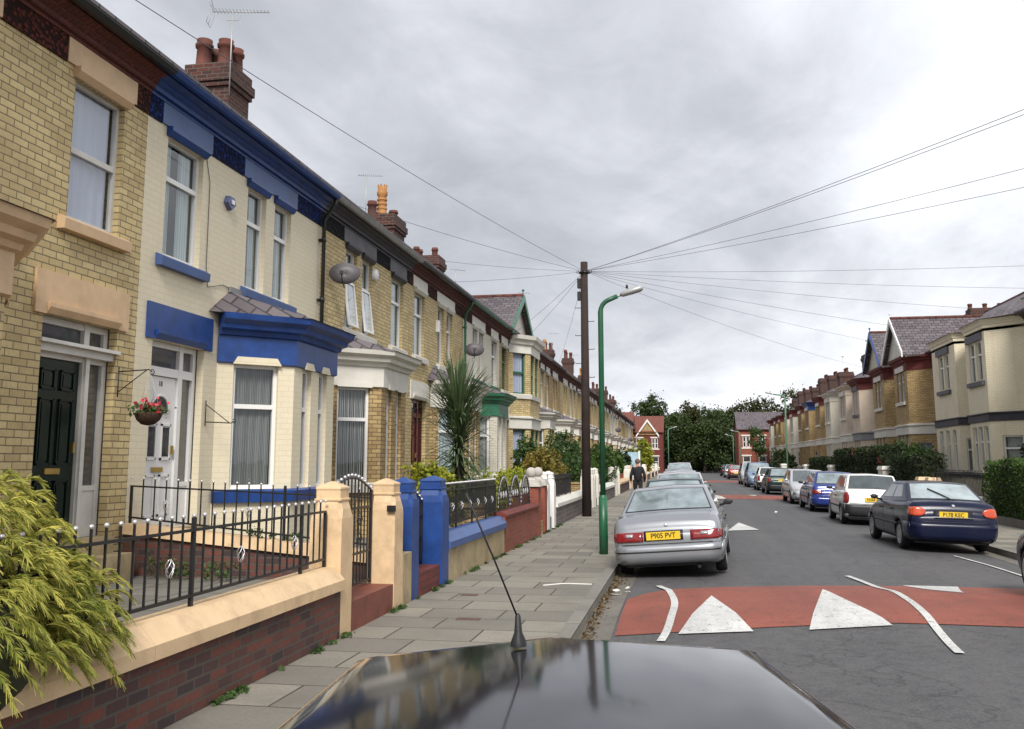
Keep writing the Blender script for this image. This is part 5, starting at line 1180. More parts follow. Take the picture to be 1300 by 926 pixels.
    yb_ = bvh.ray_cast(Vector((0.2, -5, pz[1])), Vector((0,1,0)))[0]; yb_ = yb_.y if yb_ else y0
    if g('recess'): decal('plate_recess', bvh, g('recessm', BLKPL), root, 'y', pz[0]-g('recess')[0], pz[0]+g('recess')[0], pz[1]-g('recess')[1], pz[1]+g('recess')[1], .008, 6, 2, 1)
    m = MB(); yp = yb_-g('plate_out', .03); m.box(pz[0]-.26, pz[0]+.26, yp-.008, yp+.06, pz[1]-.058, pz[1]+.058); po = m.build('number_plate', YPLATE, root, uv=False)
    if tx: text_mesh(tx, 'registration', BLKTXT, po, .108, Matrix.Translation((pz[0], yp-.0095, pz[1])) @ Matrix.Rotation(R(90), 4, 'X') @ Matrix.Scale(.88, 4, (1,0,0)))
    yq = bvh.ray_cast(Vector((0.2, 5, .40)), Vector((0,-1,0)))[0]; yq = yq.y if yq else y1
    m = MB(); m.box(-.26,.26,yq-.03,yq+.045,.34,.45); m.build('number_plate', WPLATE, root, uv=False)
    if g('wiper'):
        (xa, ta), (xb, tb) = g('wiper'); 
        def gp(x, t, off=.03): 
            u = (x/(hb*.98)+1)/2; P = Vector(C[0][0]).lerp(Vector(C[0][1]), u*2) if u < .5 else Vector(C[0][1]).lerp(Vector(C[0][2]), u*2-1); Q = Vector(C[1][0]).lerp(Vector(C[1][1]), u*2) if u < .5 else Vector(C[1][1]).lerp(Vector(C[1][2]), u*2-1)
            p_ = P.lerp(Q, t); return (p_.x, p_.y-off, p_.z+off*.4)
        m = MB(); m.tube([gp(xa,ta), gp((xa+xb)/2+.02,(ta+tb)/2), gp(xb,tb)], .011, 5); m.tube([gp(xa+(xb-xa)*.35,ta+(tb-ta)*.35,.018), gp(xb,tb,.018)], .014, 4); m.ball(gp(xa,ta), .03, 8)
        m.build('rear_wiper', BLKPL, root, uv=False)
    if g('exhaust') is not None: m = MB(); m.cyl((g('exhaust'), y0+.02, .17), (g('exhaust'), y0+.4, .17), .026, n=10); m.build('exhaust_pipe', BLKPL, root, uv=False)
    if g('emblem'): decal('tailgate_emblem', bvh, HUB, root, 'y', -.03, .03, g('emblem')-.02, g('emblem')+.02, .02, 4, 4, 1, round_=True)
    u = MB(); u.box(-hw*.8, hw*.8, y0+.25, y1-.3, .17, .30); u.build('underbody', BLKPL, root, uv=False)
    return root
def top(*a): return a
SIL = m_paint('silver_paint', (0.295, 0.31, 0.335), 0.45, 0.3, dirt=.1)
SIL2 = m_paint('pale_silver_paint', (0.52, 0.53, 0.56), 0.4, 0.3, dirt=.1)
NAVY = m_paint('navy_paint', (0.003, 0.006, 0.028), 0.0, 0.25, dirt=.06)
CWHITE = m_paint('white_paint', (0.74, 0.74, 0.73), 0, 0.3, dirt=.08)
CBLUE = m_paint('blue_paint', (0.014, 0.035, 0.21), 0.2, 0.25, dirt=.06)
CGREEN = m_paint('dark_green_paint', (0.010, 0.028, 0.026), 0.2, 0.25, dirt=.08)
CRED = m_paint('red_paint', (0.38, 0.035, 0.02), 0, 0.3, dirt=.08)
LBLUE = m_paint('light_blue_paint', (0.16, 0.24, 0.38), 0.3, 0.3, dirt=.08)
CBLACK = m_paint('black_paint', (0.010, 0.011, 0.014), 0.1, 0.2, dirt=.05)
saloon = dict(L=4.55, W=1.72, H=1.37, top=[(0,.70,0),(.04,.86,0),(.16,.955,0),(.55,.985,0),(1.2,.99,0),(-1.9,.97,0),(-1.3,.94,0),(-.5,.80,0),(-.12,.68,0),(-.001,.50,0)],
              gh=(-1.62,-1.0,.20,1.05), sidewin=[(.13,.46),(.49,.84)], seams=[-.85,.12,1.05], handles=[-.72,.28])
S1 = dict(saloon, paint=SIL, bumpm=SIL, reg='P905 PVT', bump=(.20,.52), strip=(.415,.435), stripm=BLKTXT, plate=(-.05,.66), recess=(.30,.075), lamp=dict(x=(.42,.965), z=(.58,.725), m=LREDD, m2=LCLR, x2=(.60,.74), z2=(.655,.70), wrap=.18),
          glass=CARGLP, exhaust=.45, strip_side=True, mouldm=SIL, mirrorm=BLKPL, emblem=.82, wr=.30)
def cz(x, y): return road_z(x, y)+.004
RR = R(2.6)
car('silver saloon with boot end towards the camera, yellow plate P905 PVT', 'car', S1, (-.10, 17.1, road_z(-.3, 17)-.0), R(-3.5), R(-4.2))
lb = dict(saloon, L=4.12, H=1.36, W=1.68, top=[(0,.72,0),(.04,.90,0),(.14,.985,0),(.40,1.0,0),(1.2,.97,0),(-1.7,.95,0),(-1.15,.92,0),(-.45,.78,0),(-.10,.66,0),(-.001,.50,0)], gh=(-1.62,-.92,.15,.98), sidewin=[(.14,.46),(.49,.85)], seams=[-.80,.10,.98], handles=[-.68,.25], wr=.285)
car('dark navy saloon with orange tail lights and yellow plate P178 KEC', 'car', dict(lb, paint=NAVY, reg='P178 KEC', bumpm=NAVY, plate=(-.02,.74), recess=(.36,.08), lamp=dict(x=(.62,1.02), z=(.70,.88), m=LORG, round=True, wrap=.16), glass=CARGLP, wiper=((.12,.02),(-.30,.62)), emblem=.92, mirrorm=BLKPL, bump=(.26,.58)),
    (5.08, 21.75, cz(5.1, 21.8)), R(1.5), R(1.8))
ha = dict(saloon, L=3.74, W=1.62, H=1.42, top=[(0,.74,0),(.03,.90,0),(.10,.98,0),(.35,1.0,0),(1.2,.96,0),(-1.35,.94,0),(-.85,.88,0),(-.35,.74,0),(-.08,.62,0),(-.001,.50,0)], gh=(-1.74,-1.42,.05,.82), sidewin=[(.12,.42),(.46,.86)], seams=[-.55,.75], handles=[-.40], ro=.66, fo=.74, wr=.275, tumble=.76)
car('white three-door hatchback with black rear bumper and tall red lamps', 'car', dict(ha, paint=CWHITE, bumpm=BLKPL, bump=(.24,.58), plate=(.02,.72), reg='N266 FYD', lamp=dict(x=(.80,1.0), z=(.60,.92), m=LREDD, round=True, wrap=.14), glass=CARGL, sideglass=CARGL, emblem=.84, mirrorm=BLKPL, bump_side=[(-1.8,-1.5)]),
    (5.18, 29.5, cz(5.2, 29.5)), R(-1), R(2))
es = dict(saloon, L=4.3, W=1.69, H=1.42, top=[(0,.74,0),(.03,.90,0),(.10,.96,0),(.4,.97,0),(1.2,.95,0),(-1.6,.93,0),(-1.1,.90,0),(-.4,.76,0),(-.10,.64,0),(-.001,.50,0)], gh=(-2.02,-1.50,.10,.92), sidewin=[(.06,.30),(.33,.60),(.63,.88)], seams=[-.75,.12,.98], handles=[-.62,.25], ro=.86)
car('bright blue estate with red lamps between white hatchback and silver hatchback', 'car', dict(es, paint=CBLUE, bumpm=CBLUE, plate=(0,.62), lamp=dict(x=(.60,1.0), z=(.64,.78), m=LREDD, wrap=.2), glass=CARGLP), (5.20, 36.5, cz(5.2, 36.5)), R(0), R(2))
fo = dict(ha, L=4.15, W=1.70, H=1.44, gh=(-1.85,-1.45,.10,1.05), seams=[-.75,.2,1.1], handles=[-.6,.3], ro=.75, fo=.80, hz=(.58,.72))
car('silver five-door hatchback facing the camera, behind the blue estate', 'car', dict(fo, paint=SIL2, bumpm=SIL2, mirrorm=SIL2, glass=CARGL), (5.16, 42.4, cz(5.2, 42.4)), R(180), R(-2))
car('dark green estate car with yellow plate, beyond the silver hatchback', 'car', dict(es, L=4.5, paint=CGREEN, bumpm=BLKPL, plate=(0,.78), lamp=dict(x=(.78,1.0), z=(.66,.92), m=LREDD), glass=CARGLP), (5.18, 54.3, cz(5.2, 54)), R(0), R(2))
car('white hatchback half hidden beyond the dark green estate', 'car', dict(ha, paint=CWHITE, bumpm=BLKPL, lamp=dict(x=(.80,1.0), z=(.60,.92), m=LREDD)), (5.15, 60.8, cz(5.2, 60)), 0, R(2))
mp = dict(saloon, L=4.4, W=1.76, H=1.70, top=[(0,.80,0),(.03,1.0,0),(.08,1.08,0),(.35,1.10,0),(1.2,1.08,0),(-1.3,1.06,0),(-.9,1.02,0),(-.35,.84,0),(-.08,.70,0),(-.001,.55,0)], gh=(-2.12,-1.75,.35,1.25), sidewin=[(.06,.30),(.33,.58),(.61,.88)], seams=[-.6,.3,1.2], handles=[-.5,.4], wr=.31, hz=(.62,.78))
car('light blue people carrier facing the camera', 'car', dict(mp, paint=LBLUE, bumpm=LBLUE, glass=CARGLP), (5.1, 68.0, cz(5.1, 68)), R(180), R(-2))
car('silver people carrier facing the camera beyond the light blue one', 'car', dict(mp, paint=SIL2, bumpm=SIL2, glass=CARGLP), (5.1, 75.6, cz(5.1, 75)), R(180), R(-2))
car('red hatchback parked far along on the right', 'car', dict(ha, paint=CRED, bumpm=BLKPL, glass=CARGLP), (5.1, 97, cz(5.1, 97)), 0, R(2))
car('silver hatchback parked just past the far red one', 'car', dict(ha, paint=SIL2, bumpm=SIL2), (5.1, 106, cz(5.1, 106)), 0, R(2))
car('dark blue hatchback last of the right-hand parked cars', 'car', dict(ha, paint=NAVY, bumpm=BLKPL), (5.1, 116, cz(5.1, 116)), 0, R(2))
# left kerb, behind the silver saloon
for (lab, sp, pt, yy, xx, gl_) in (('dark teal saloon hidden behind the silver saloon with plate P905 PVT', saloon, CGREEN, 23.6, -.18, CARGLP), ('silver hatchback second beyond the silver saloon', fo, SIL2, 30.6, -.10, CARGLP), ('pale silver estate third beyond the silver saloon', es, SIL2, 38.5, -.12, CARGLP),
                      ('grey saloon fourth beyond the near silver saloon', saloon, SIL, 46.5, -.2, CARGLP), ('silver people carrier last of the left kerb cars', mp, SIL2, 60, -.2, CARGLP)):
    car(lab, 'car', dict(sp, paint=pt, bumpm=pt, glass=gl_), (xx, yy, cz(-.2, yy)), 0, R(-2.2))
# dark car cut by the right edge of the picture
car('black hatchback at the right kerb, only its front wheel and wing showing', 'car', dict(fo, paint=CBLACK, bumpm=CBLACK), (5.16, 12.05, cz(5.2, 12)+.02), R(0), R(1.5))
# the car the picture is taken over
fg = dict(saloon, name='near_car', L=3.75, W=1.62, H=1.315, top=[(0,.70,0),(.04,.80,0),(.12,.86,0),(.35,.88,0),(1.2,.88,0),(-1.3,.86,0),(-.9,.82,0),(-.35,.68,0),(-.08,.56,0),(-.001,.44,0)], gh=(-1.70,-1.30,.20,.80), sidewin=[(.12,.46),(.5,.86)], seams=[-.5,.7], handles=[-.35], tumble=.57, ro=.7, fo=.72, wr=.27)
nc = car('dark grey car in front of the camera with a black roof aerial', 'car', dict(fg, paint=m_paint('graphite_paint', (0.035, 0.037, 0.045), 0.6, 0.08, dirt=.25), glass=CARGLP), (-.24, 2.02, -.02), R(8), R(-1.6), group=None)
a = MB(); a.lathe([(.018,0),(.017,.010),(.009,.03),(.006,.065),(.003,.07)], (0,0,0), 10); a.tube([(0,0,.06),(-.045,-.05,.19),(-.10,-.11,.34)], .0022, 5)
ao = a.build('aerial', BLKPL, nc, uv=False); ao.location = (-.08, .10, 1.318)
# ------------------------------------------------------------------ pole, lamps, wires
pl = empty('telegraph_pole', (-3.02, 29.5, 0), 0, 'tall dark wooden telegraph pole with steps, wires fanning from its top', 'telegraph pole')
m = MB(); m.cyl((0,0,-.2), (0,0,8.1), .15, .115, 16); m.build('shaft', TIMBER, pl)
m = MB(); m.box(-.22,-.11,-.1,.1,7.25,7.55); m.box(-.22,-.11,-.1,.1,6.85,7.12); m.build('junction_box', BLACKM, pl)
m = MB(); m.lathe([(.150,0),(.165,.01),(.165,.05),(.15,.06)], (0,0,7.72), 12)
for k in range(8): aa = k*math.pi/4; m.tube([(.15*math.cos(aa),.15*math.sin(aa),7.75),(.24*math.cos(aa),.24*math.sin(aa),7.75),(.24*math.cos(aa),.24*math.sin(aa),7.82)], .012, 5)
m.build('wire_bracket', BLACKM, pl)
for k in range(9):
    s = 1 if k % 2 else -1; z = 3.0+.45*k; m = MB(); m.tube([(s*.12,0,z),(s*.30,0,z),(s*.30,0,z+.04)], .011, 5); m.build('step_iron', BLACKM, pl)
def lamp(x, y, h, label, arm=.62, mat=LAMPG, s=1, base=1.05):
    r_ = empty('street_lamp', (x, y, -.02), 0, label, 'street lamp', 'street lamps'); m = MB(); m.cyl((0,0,0),(0,0,base),.082,.082,14); m.lathe([(.082,base),(.055,base+.05)], (0,0,0), 14); m.build('base', mat, r_)
    m = MB(); pts = [(0,0,base),(0,0,h-.30)]+[(s*.22*(1-math.cos(q*math.pi/10)), 0, h-.30+.24*math.sin(q*math.pi/10)) for q in range(1, 5)]+[(s*(.22+arm*.35), 0, h+.0)]
    m.tube(pts, [.052]*2+[.045]*5, 12); m.build('column', mat, r_)
    e = pts[-1]; m = MB(); d = Vector((s*.95, 0, .28)).normalized(); p = Vector(e)+d*.02
    m.cyl(tuple(Vector(e)-d*.05), tuple(p+d*.08), .025, n=8)
    prof = [(0,.05,.03),(.05,.085,.06),(.25,.10,.075),(.40,.095,.07),(.45,.06,.04)]; v = []; up = Vector((-d.z*s, 0, d.x*s)); sd_ = Vector((0,1,0))
    for t, w, hh in prof:
        c = p+d*(t+.04)
        for k in range(10):
            a_ = 2*math.pi*k/10; v.append(tuple(c+sd_*(w*math.cos(a_))+up*(hh*math.sin(a_)*(1.0 if math.sin(a_) > 0 else .8))))
    m.add(v, [(i*10+k, i*10+(k+1)%10, (i+1)*10+(k+1)%10, (i+1)*10+k) for i in range(4) for k in range(10)]+[tuple(range(9,-1,-1)), tuple(range(40,50))], 0, True)
    m.build('lantern', GREYM, r_)
    m = MB(); c = p+d*.20+up*.085; m.cyl(tuple(c), tuple(c+Vector((0,0,.07))), .022, n=8); m.build('photocell', BLACKM, r_)
lamp(-1.50, 17.65, 4.86, 'green street lamp with grey lantern beside the silver saloon', arm=.30)
lamp(-1.55, 100, 5.2, 'slim pale lamp post far down the left pavement', mat=LAMPL)
lamp(6.5, 62.0, 6.0, 'pale green lamp post rising from the dark hedge', mat=LAMPL, s=-1, arm=1.4)
lamp(6.5, 112, 5.2, 'slim far lamp post before the trees on the right pavement', mat=LAMPL, s=-1, arm=1.0)
lamp(6.6, 129, 5.2, 'farthest lamp post in front of the grey roofed red house', mat=LAMPL, s=-1, arm=1.0)
PT = Vector((-3.0, 29.5, 7.8)); WIRE = m_plain('grey_wire', (0.10, 0.10, 0.11), .6, .1, 4, 0)
rsx = random.Random(4); ends = [(-6.9, yy, 7.0, 'left') for yy in (4.3, 17.3, 23.0, 26.5, 38.0, 40.5, 52.0)]+[(12.0, yy, 6.9, 'right') for yy in (2.6, 3.3, 11.0, 13.8, 26.5, 30.5, 35.0, 41.5, 47.5, 58.0)]
for k, (x, y, z, sd_) in enumerate(ends):
    E_ = Vector((x, y, z)); L = (E_-PT).length; pts = []
    for q in range(17): t = q/16; p = PT.lerp(E_, t); p.z -= .0022*L*L*4*t*(1-t)*.12+.05*4*t*(1-t); pts.append(tuple(p))
    m = MB(); m.tube(pts, .0055, 4); hn = ['first','second','third','fourth','fifth','sixth','seventh','eighth','ninth','tenth']
    tag(m.build('telephone_wire', WIRE, uv=False), f'thin wire from the pole to the {sd_} row, {hn[k] if k < 7 else hn[k-7]} counted from the camera', 'wire', 'telephone wires fanning from the pole')
# ------------------------------------------------------------------ dishes, alarms, aerials, brackets
def dish(loc, rz, label, r=.33):
    r_ = empty('satellite_dish', loc, rz, label, 'satellite dish'); m = MB(); pr = [(r*math.sin(a_), -.12+.22*(1-math.cos(a_))) for a_ in [.9*i/6 for i in range(7)]]
    m.lathe([(q[0]+1e-4, q[1]) for q in pr]+[(pr[-1][0], pr[-1][1]+.012), (1e-4, -.10)], (0,0,0), 24, ax='x'); ro_ = m.build('reflector', DISH, r_); ro_.scale = (1, 1.12, .78)
    m = MB(); m.tube([(-.1,0,0),(-.22,0,-.05),(-.34,0,-.05)], .018, 6); m.tube([(-.05,0,-r*.8),(.25,0,-.22),(.36,0,-.08)], .012, 6); m.box(.33,.43,-.03,.03,-.10,-.03); m.build('mounting_arm', BLACKM, r_)
dish((-6.62, 17.45, 5.45), R(-78), 'large dark satellite dish beside the black downpipe', .36)
dish((-6.6, 29.3, 5.3), R(-78), 'dark satellite dish beside the green downpipe', .36)
dish((-6.5, 96, 4.9), R(-62), 'far dark satellite dish on the yellow brick row', .4)
dish((-6.5, 118, 4.4), R(-62), 'farthest dark satellite dish low on the left row', .4)
for (y, z, mt, lab, r0) in ((13.25, 5.75, m_plain('grey_blue_plastic', (.10,.12,.25), .4), 'small blue and grey alarm box between the upstairs windows of the cream house', .12), (20.35, 6.0, WPAINT, 'round white alarm box under the charcoal cornice', .14), (26.0, 5.6, WPAINT, 'white rectangular alarm box beside the twin windows near the green downpipe', .11)):
    r_ = empty('alarm_box', (-7.0, y, z), 0, lab, 'alarm box'); m = MB((0,0,1,0))
    if 'round' in lab: m.lathe([(r0,.002),(r0,.06),(r0*.8,.09),(.001,.095)], (0,0,0), 16, ax='x')
    elif 'rect' in lab: m.box(.002,.09,-.09,.09,-.17,.17)
    else:
        m.add([(.002,-.14,-.02),(.002,-.08,.10),(.002,.08,.10),(.002,.14,-.02),(.002,0,-.13),(.08,-.13,-.02),(.08,-.075,.09),(.08,.075,.09),(.08,.13,-.02),(.08,0,-.12)], [(0,1,2,3,4),(9,8,7,6,5)]+[(i,(i+1)%5,(i+1)%5+5,i+5) for i in range(5)])
    m.build('cover', mt, r_)
    m = MB(); m.box(.002,.10,-.045,.045,-.03,.04); m.build('badge', SILVER if 'blue' in lab else WPAINT, r_)
def tv(loc, h, label, rz=0.0, big=False, n=12):
    r_ = empty('tv_aerial', loc, rz, label, 'aerial'); m = MB(); m.tube([(0,0,0),(0,0,h)], .014, 6); m.build('mast', GREYM, r_)
    m = MB(); L = 1.15 if big else .8; m.tube([(-L*.35,0,h-.02),(L*.65,0,h-.02)], .010, 5)
    for i in range(n): x = -L*.28+L*.9*i/(n-1); m.tube([(x,-.13+.004*i,h-.0),(x,.13-.004*i,h-.0)], .005, 4)
    if big:
        for s in (-1, 1): m.tube([(-L*.35,-.14,h+s*.02),(-L*.42,-.14,h+s*.30),(-L*.42,.14,h+s*.30),(-L*.35,.14,h+s*.02)], .006, 4); m.tube([(-L*.42,0,h+s*.3),(-L*.35,0,h)], .006, 4)
        m.tube([(-.16,0,h-.12),(-.12,0,h-.2),(.12,0,h-.2),(.16,0,h-.1)], .007, 4)
    m.build('element', GREYM, r_)
tv((-8.82, 16.55, 9.0), 1.80, 'tall TV aerial strapped to the large chimney above the cream house', R(12), True, 16)
tv((-9.95, 28.0, 9.2), 1.75, 'TV aerial on the chimney with the crown-topped buff pot', R(15))
tv((-10.4, 42.0, 9.6), 1.1, 'small TV aerial above the green gabled house', R(40)); tv((-9.2, 53.5, 9.3), 2.3, 'thin tall TV aerial just past the green gable', R(20)); tv((-9.2, 66.2, 9.3), 1.6, 'thin TV aerial beside the second dark stack past the gable', R(20))
tv((-9.2, 80.2, 9.3), 1.6, 'distant TV aerial along the left roofs', R(20))
tv((16.2, 38.2, 9.9), 1.9, 'bent TV aerial over the long chimney on the right', R(-60)); tv((16.6, 35.6, 9.9), 2.1, 'upright TV aerial at the picture edge over the long chimney', R(160)); tv((15, 66, 9.6), 1.6, 'TV aerial over the beige house chimney', R(90)); tv((15, 79.5, 9.6), 1.9, 'distant TV aerial on the right roofs', R(90)); tv((15, 91.5, 9.6), 1.9, 'farthest TV aerial on the right roofs', R(70))
def bracket(y, z, X=-6.98, s=1, label='', rev=1):
    r_ = empty('basket_bracket', (X, y, z), 0, label, 'bracket'); m = MB(); m.tube([(0,0,-.18*rev),(0,0,.20*rev)], .008, 5); m.tube([(0,0,.14*rev),(.42,0,.16*rev),(.46,0,.13*rev)], .008, 5); m.tube([(0,0,-.12*rev),(.38,0,.15*rev)], .007, 5)
    m.tube([(.46-.03*math.cos(q*.7),0,.13*rev-.03*math.sin(q*.7)) for q in range(9)], .006, 4); m.build('scrolled_iron', BLACKM, r_)
bracket(10.60, 2.68, s=1, label='black iron bracket carrying the hanging flower basket'); bracket(12.82, 2.42, label='empty black iron bracket beside the blue bay', rev=-1)
hb_ = empty('hanging_basket', (-6.54, 10.60, 2.28), 0, 'hanging basket of red flowers between the green and white doors', 'hanging basket')
m = MB(); m.lathe([(.001,-.14),(.08,-.125),(.14,-.07),(.17,.0),(.165,.02),(.001,.02)], (0,0,0), 16); m.build('basket', m_plain('brown_coir', (.05,.025,.015), .95, .5, 30, .8), hb_)
m = MB()
for k in range(4): a_ = k*math.pi/2; m.tube([(.165*math.cos(a_),.165*math.sin(a_),.01),(0,0,.52)], .003, 4)
m.build('chain', GREYM, hb_)
g_ = np.random.default_rng(2); leaves('foliage', g_.normal(size=(260,3))*[.09,.09,.04]+[0,0,.05], .035, LEAF_MID, hb_, g_); leaves('flower', g_.normal(size=(70,3))*[.09,.09,.035]+[0,0,.11], .045, PETAL, hb_, g_, 1.1)
# ------------------------------------------------------------------ plants
def foliage_obj(name, label, cat, loc, blobs, nclump, per, spread, size, mat, seed=1, stem=True, group=None, aspect=1.6, core=0.0, corem=None):
    rng = np.random.default_rng(seed); r_ = empty(name, loc, 0, label, cat, group); pts = clumps(blobs, nclump, per, spread, rng); pts = pts[pts[:,2] > .02]
    leaves('foliage', pts, size, mat, r_, rng, aspect)
    if stem:
        m = MB()
        for b in blobs[:5]: m.tube([(b[0]*.2,b[1]*.2,-.1),(b[0]*.5,b[1]*.5,b[2]*.45),(b[0],b[1],b[2])], [.03,.02,.008], 5)
        m.build('stem', BARK, r_)
    return r_
# golden conifer: long drooping sprays
def conifer():
    rng = np.random.default_rng(11); r_ = empty('golden_conifer', (-3.93, 4.32, .33), 0, 'bushy golden yellow conifer spilling over the near peach coping', 'conifer')
    N = 2000; V = []; Fc = []; ctrs = [((0,0,.64),(.62,.90,.72)), ((.1,-.9,.60),(.62,.8,.62)), ((-.1,.30,.92),(.42,.45,.42)), ((.25,.52,.45),(.40,.50,.46)), ((.42,-.3,.50),(.40,.95,.52))]
    for i in range(N):
        c, rr = ctrs[rng.choice(5, p=[.36,.2,.12,.12,.20])]; d = rng.normal(size=3); d[2] = abs(d[2])*.9-.30; d /= np.linalg.norm(d); p = np.array(c)+d*np.array(rr)*rng.uniform(.80,1.04)
        out = np.array([d[0],d[1],.6*d[2]+.25])+rng.normal(size=3)*.22; out /= np.linalg.norm(out); L = rng.uniform(.09,.22); sg = np.cross(out, [0,0,1]); sg /= np.linalg.norm(sg)+1e-6; nf = int(L*330)
        for s in range(nf):            # a frond: a drooping stem carrying many short fingers
            t0 = (s+1)/nf; st = p+out*L*t0+np.array([0,0,-1])*L*.75*t0*t0; tang = out+np.array([0,0,-1])*1.5*.75*t0; tang /= np.linalg.norm(tang)
            dr = tang*.9+sg*(1 if s % 2 else -1)*rng.uniform(.35,.8)*(1-t0*.6)+rng.normal(size=3)*.16; dr /= np.linalg.norm(dr); side = np.cross(dr, rng.normal(size=3)); side /= (np.linalg.norm(side)+1e-6); w = .0030*rng.uniform(.7,1.4); ll = rng.uniform(.035,.085)*(1.15-t0*.5); b0 = len(V)
            for q in range(3):
                t = q/2; pos = st+dr*ll*t+np.array([0,0,-1])*ll*.35*t*t; ww = w*(1-.65*t)
                V.append(pos-side*ww); V.append(pos+side*ww)
            for q in range(2): Fc.append((b0+2*q, b0+2*q+1, b0+2*q+3, b0+2*q+2))
    raw_mesh('foliage', np.array(V), np.array(Fc), LEAF_GOLD, r_)
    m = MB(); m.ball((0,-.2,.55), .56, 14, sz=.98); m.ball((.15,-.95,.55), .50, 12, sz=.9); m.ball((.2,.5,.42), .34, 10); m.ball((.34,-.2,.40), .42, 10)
    m.build('inner_shade_core', m_plain('painted_bush_shade', (.03,.032,.012), .95, .4, 12, .8), r_)  # solid dark balls: the bush's inner shade put into their colour
    m = MB()
    for k in range(5): m.tube([(.02*k,0,-.1),(.1*k-.2,.15*k-.3,.3),(.2*k-.4,.3*k-.6,.7)], [.04,.03,.01], 6)
    m.build('trunk', BARK, r_)
conifer()
# cordyline palm
cp = empty('cordyline_palm', (-4.62, 19.0, .29), 0, 'spiky green cordyline palm rising behind the blue coped wall', 'palm'); m = MB(); m.tube([(0,0,-.1),(.03,.02,1.0),(0,.04,2.0)], [.11,.09,.07], 10); m.build('trunk', BARK, cp)
rng = np.random.default_rng(8); V = []; Fc = []
for i in range(1100):
    low = i < 480; az = rng.uniform(0, 2*math.pi); el = rng.uniform(-.25,.55) if low else rng.uniform(.15,1.5); o = np.array([0,.03,rng.uniform(.35,1.5) if low else rng.uniform(1.35,2.2)]); L = rng.uniform(.65,.95) if low else rng.uniform(.8,1.25)
    d = np.array([math.cos(az)*math.cos(el), math.sin(az)*math.cos(el), math.sin(el)]); side = np.cross(d, [0,0,1]); side /= np.linalg.norm(side)+1e-6; w = .020*rng.uniform(.7,1.2); dr = rng.uniform(.05,.35)*(1.6 if low else 1); b0 = len(V)
    for q in range(7):
        t = q/6; pos = o+d*L*t+np.array([0,0,-1])*L*dr*t*t*(1.1-el/2); ww = w*(.6+1.2*t)*(1-t)**.6+.001; V += [pos-side*ww, pos+side*ww]
    for q in range(6): Fc.append((b0+2*q, b0+2*q+1, b0+2*q+3, b0+2*q+2))
raw_mesh('leaf_blades', np.array(V), np.array(Fc), LEAF_CORD, cp); cp.scale = (1.04, 1.04, 1.2)
foliage_obj('variegated_shrub', 'yellow-green rounded shrub left of the cordyline palm', 'shrub', (-5.0, 17.9, .25), [(0,0,.75,.65,.6,.6),(0,.7,.7,.6,.5,.55),(.3,.2,.45,.5,.7,.4),(.1,1.2,.6,.5,.5,.5)], 260, 22, .06, .065, LEAF_LIME, 4)
foliage_obj('low_shrub', 'low dark green shrub under the yellow-green shrub', 'shrub', (-4.3, 17.1, .2), [(0,0,.5,.4,.8,.35),(0,.9,.5,.4,.5,.35)], 90, 20, .06, .05, LEAF_MID, 5)
foliage_obj('variegated_shrub', 'yellow-green low shrub at the foot of the cordyline palm on its far side', 'shrub', (-4.6, 20.6, .25), [(0,0,.45,.5,.9,.45)], 120, 20, .06, .055, LEAF_LIME, 6)
foliage_obj('golden_hedge', 'low golden hedge behind the stone balls', 'hedge', (-4.6, 25.5, .2), [(0,y_,.75,.45,.7,.5) for y_ in (-3,-2,-1,0,1,2)], 260, 22, .07, .06, LEAF_LIME, 7)
foliage_obj('climbing_shrub', 'leafy climber in front of the green window under the gable', 'shrub', (-6.0, 36.0, .2), [(0,0,1.3,.5,.6,1.1)], 120, 22, .08, .08, LEAF_MID, 8)
foliage_obj('amber_shrub', 'amber yellow shrub beside the rounded green bush', 'shrub', (-4.9, 33.0, .2), [(0,0,1.1,.7,1.0,.9),(.1,1.2,.9,.6,.8,.7)], 170, 24, .08, .075, LEAF_GOLD2, 9)
foliage_obj('green_bush', 'tall green bush behind the grey stone wall near the pole', 'bush', (-4.9, 37.5, .2), [(0,0,1.4,.9,1.5,1.2),(.1,1.6,1.3,.8,1.2,1.0),(.2,-1.4,1.1,.8,1.0,.9)], 330, 26, .10, .08, LEAF_MID, 10)
foliage_obj('green_bush', 'dark green bush just past the telegraph pole', 'bush', (-4.6, 41.5, .2), [(0,0,1.0,.8,1.6,.9),(0,2,1.0,.7,1.2,.8)], 200, 24, .09, .07, LEAF_HEDGE, 12)
foliage_obj('clipped_round_bush', 'rounded clipped dark bush right of the green lamp post', 'bush', (-4.1, 46.3, .2), [(0,0,1.2,.85,1.4,1.15)], 260, 26, .05, .06, LEAF_HEDGE, 13)
for k, yy in enumerate((55, 63, 72, 84, 97, 110, 122)):
    foliage_obj('garden_bush', f'green front garden bush, {ORD[k]} past the rounded clipped bush', 'bush', (-4.8, yy, .2), [(0,0,1.3,.9,1.5,1.2),(.2,1.6,1.0,.7,1.2,.9)], 120, 18, .12, .14, [LEAF_MID, LEAF_HEDGE, LEAF_DARK][k % 3], 20+k)
foliage_obj('pavement_tree', 'light green sapling in front of the far red houses on the left', 'tree', (-3.9, 92, .2), [(0,0,2.2,.9,1.2,1.4),(.1,1,1.6,.8,1,1)], 140, 18, .14, .15, LEAF_LIME, 40)
foliage_obj('doorstep_plant', 'small potted plants along the front garden by the dividing wall', 'plant', (-6.1, 10.55, .3), [(0,0,.12,.35,.1,.14),(.7,0,.1,.3,.1,.12)], 30, 14, .04, .03, LEAF_MID, 41, stem=False)
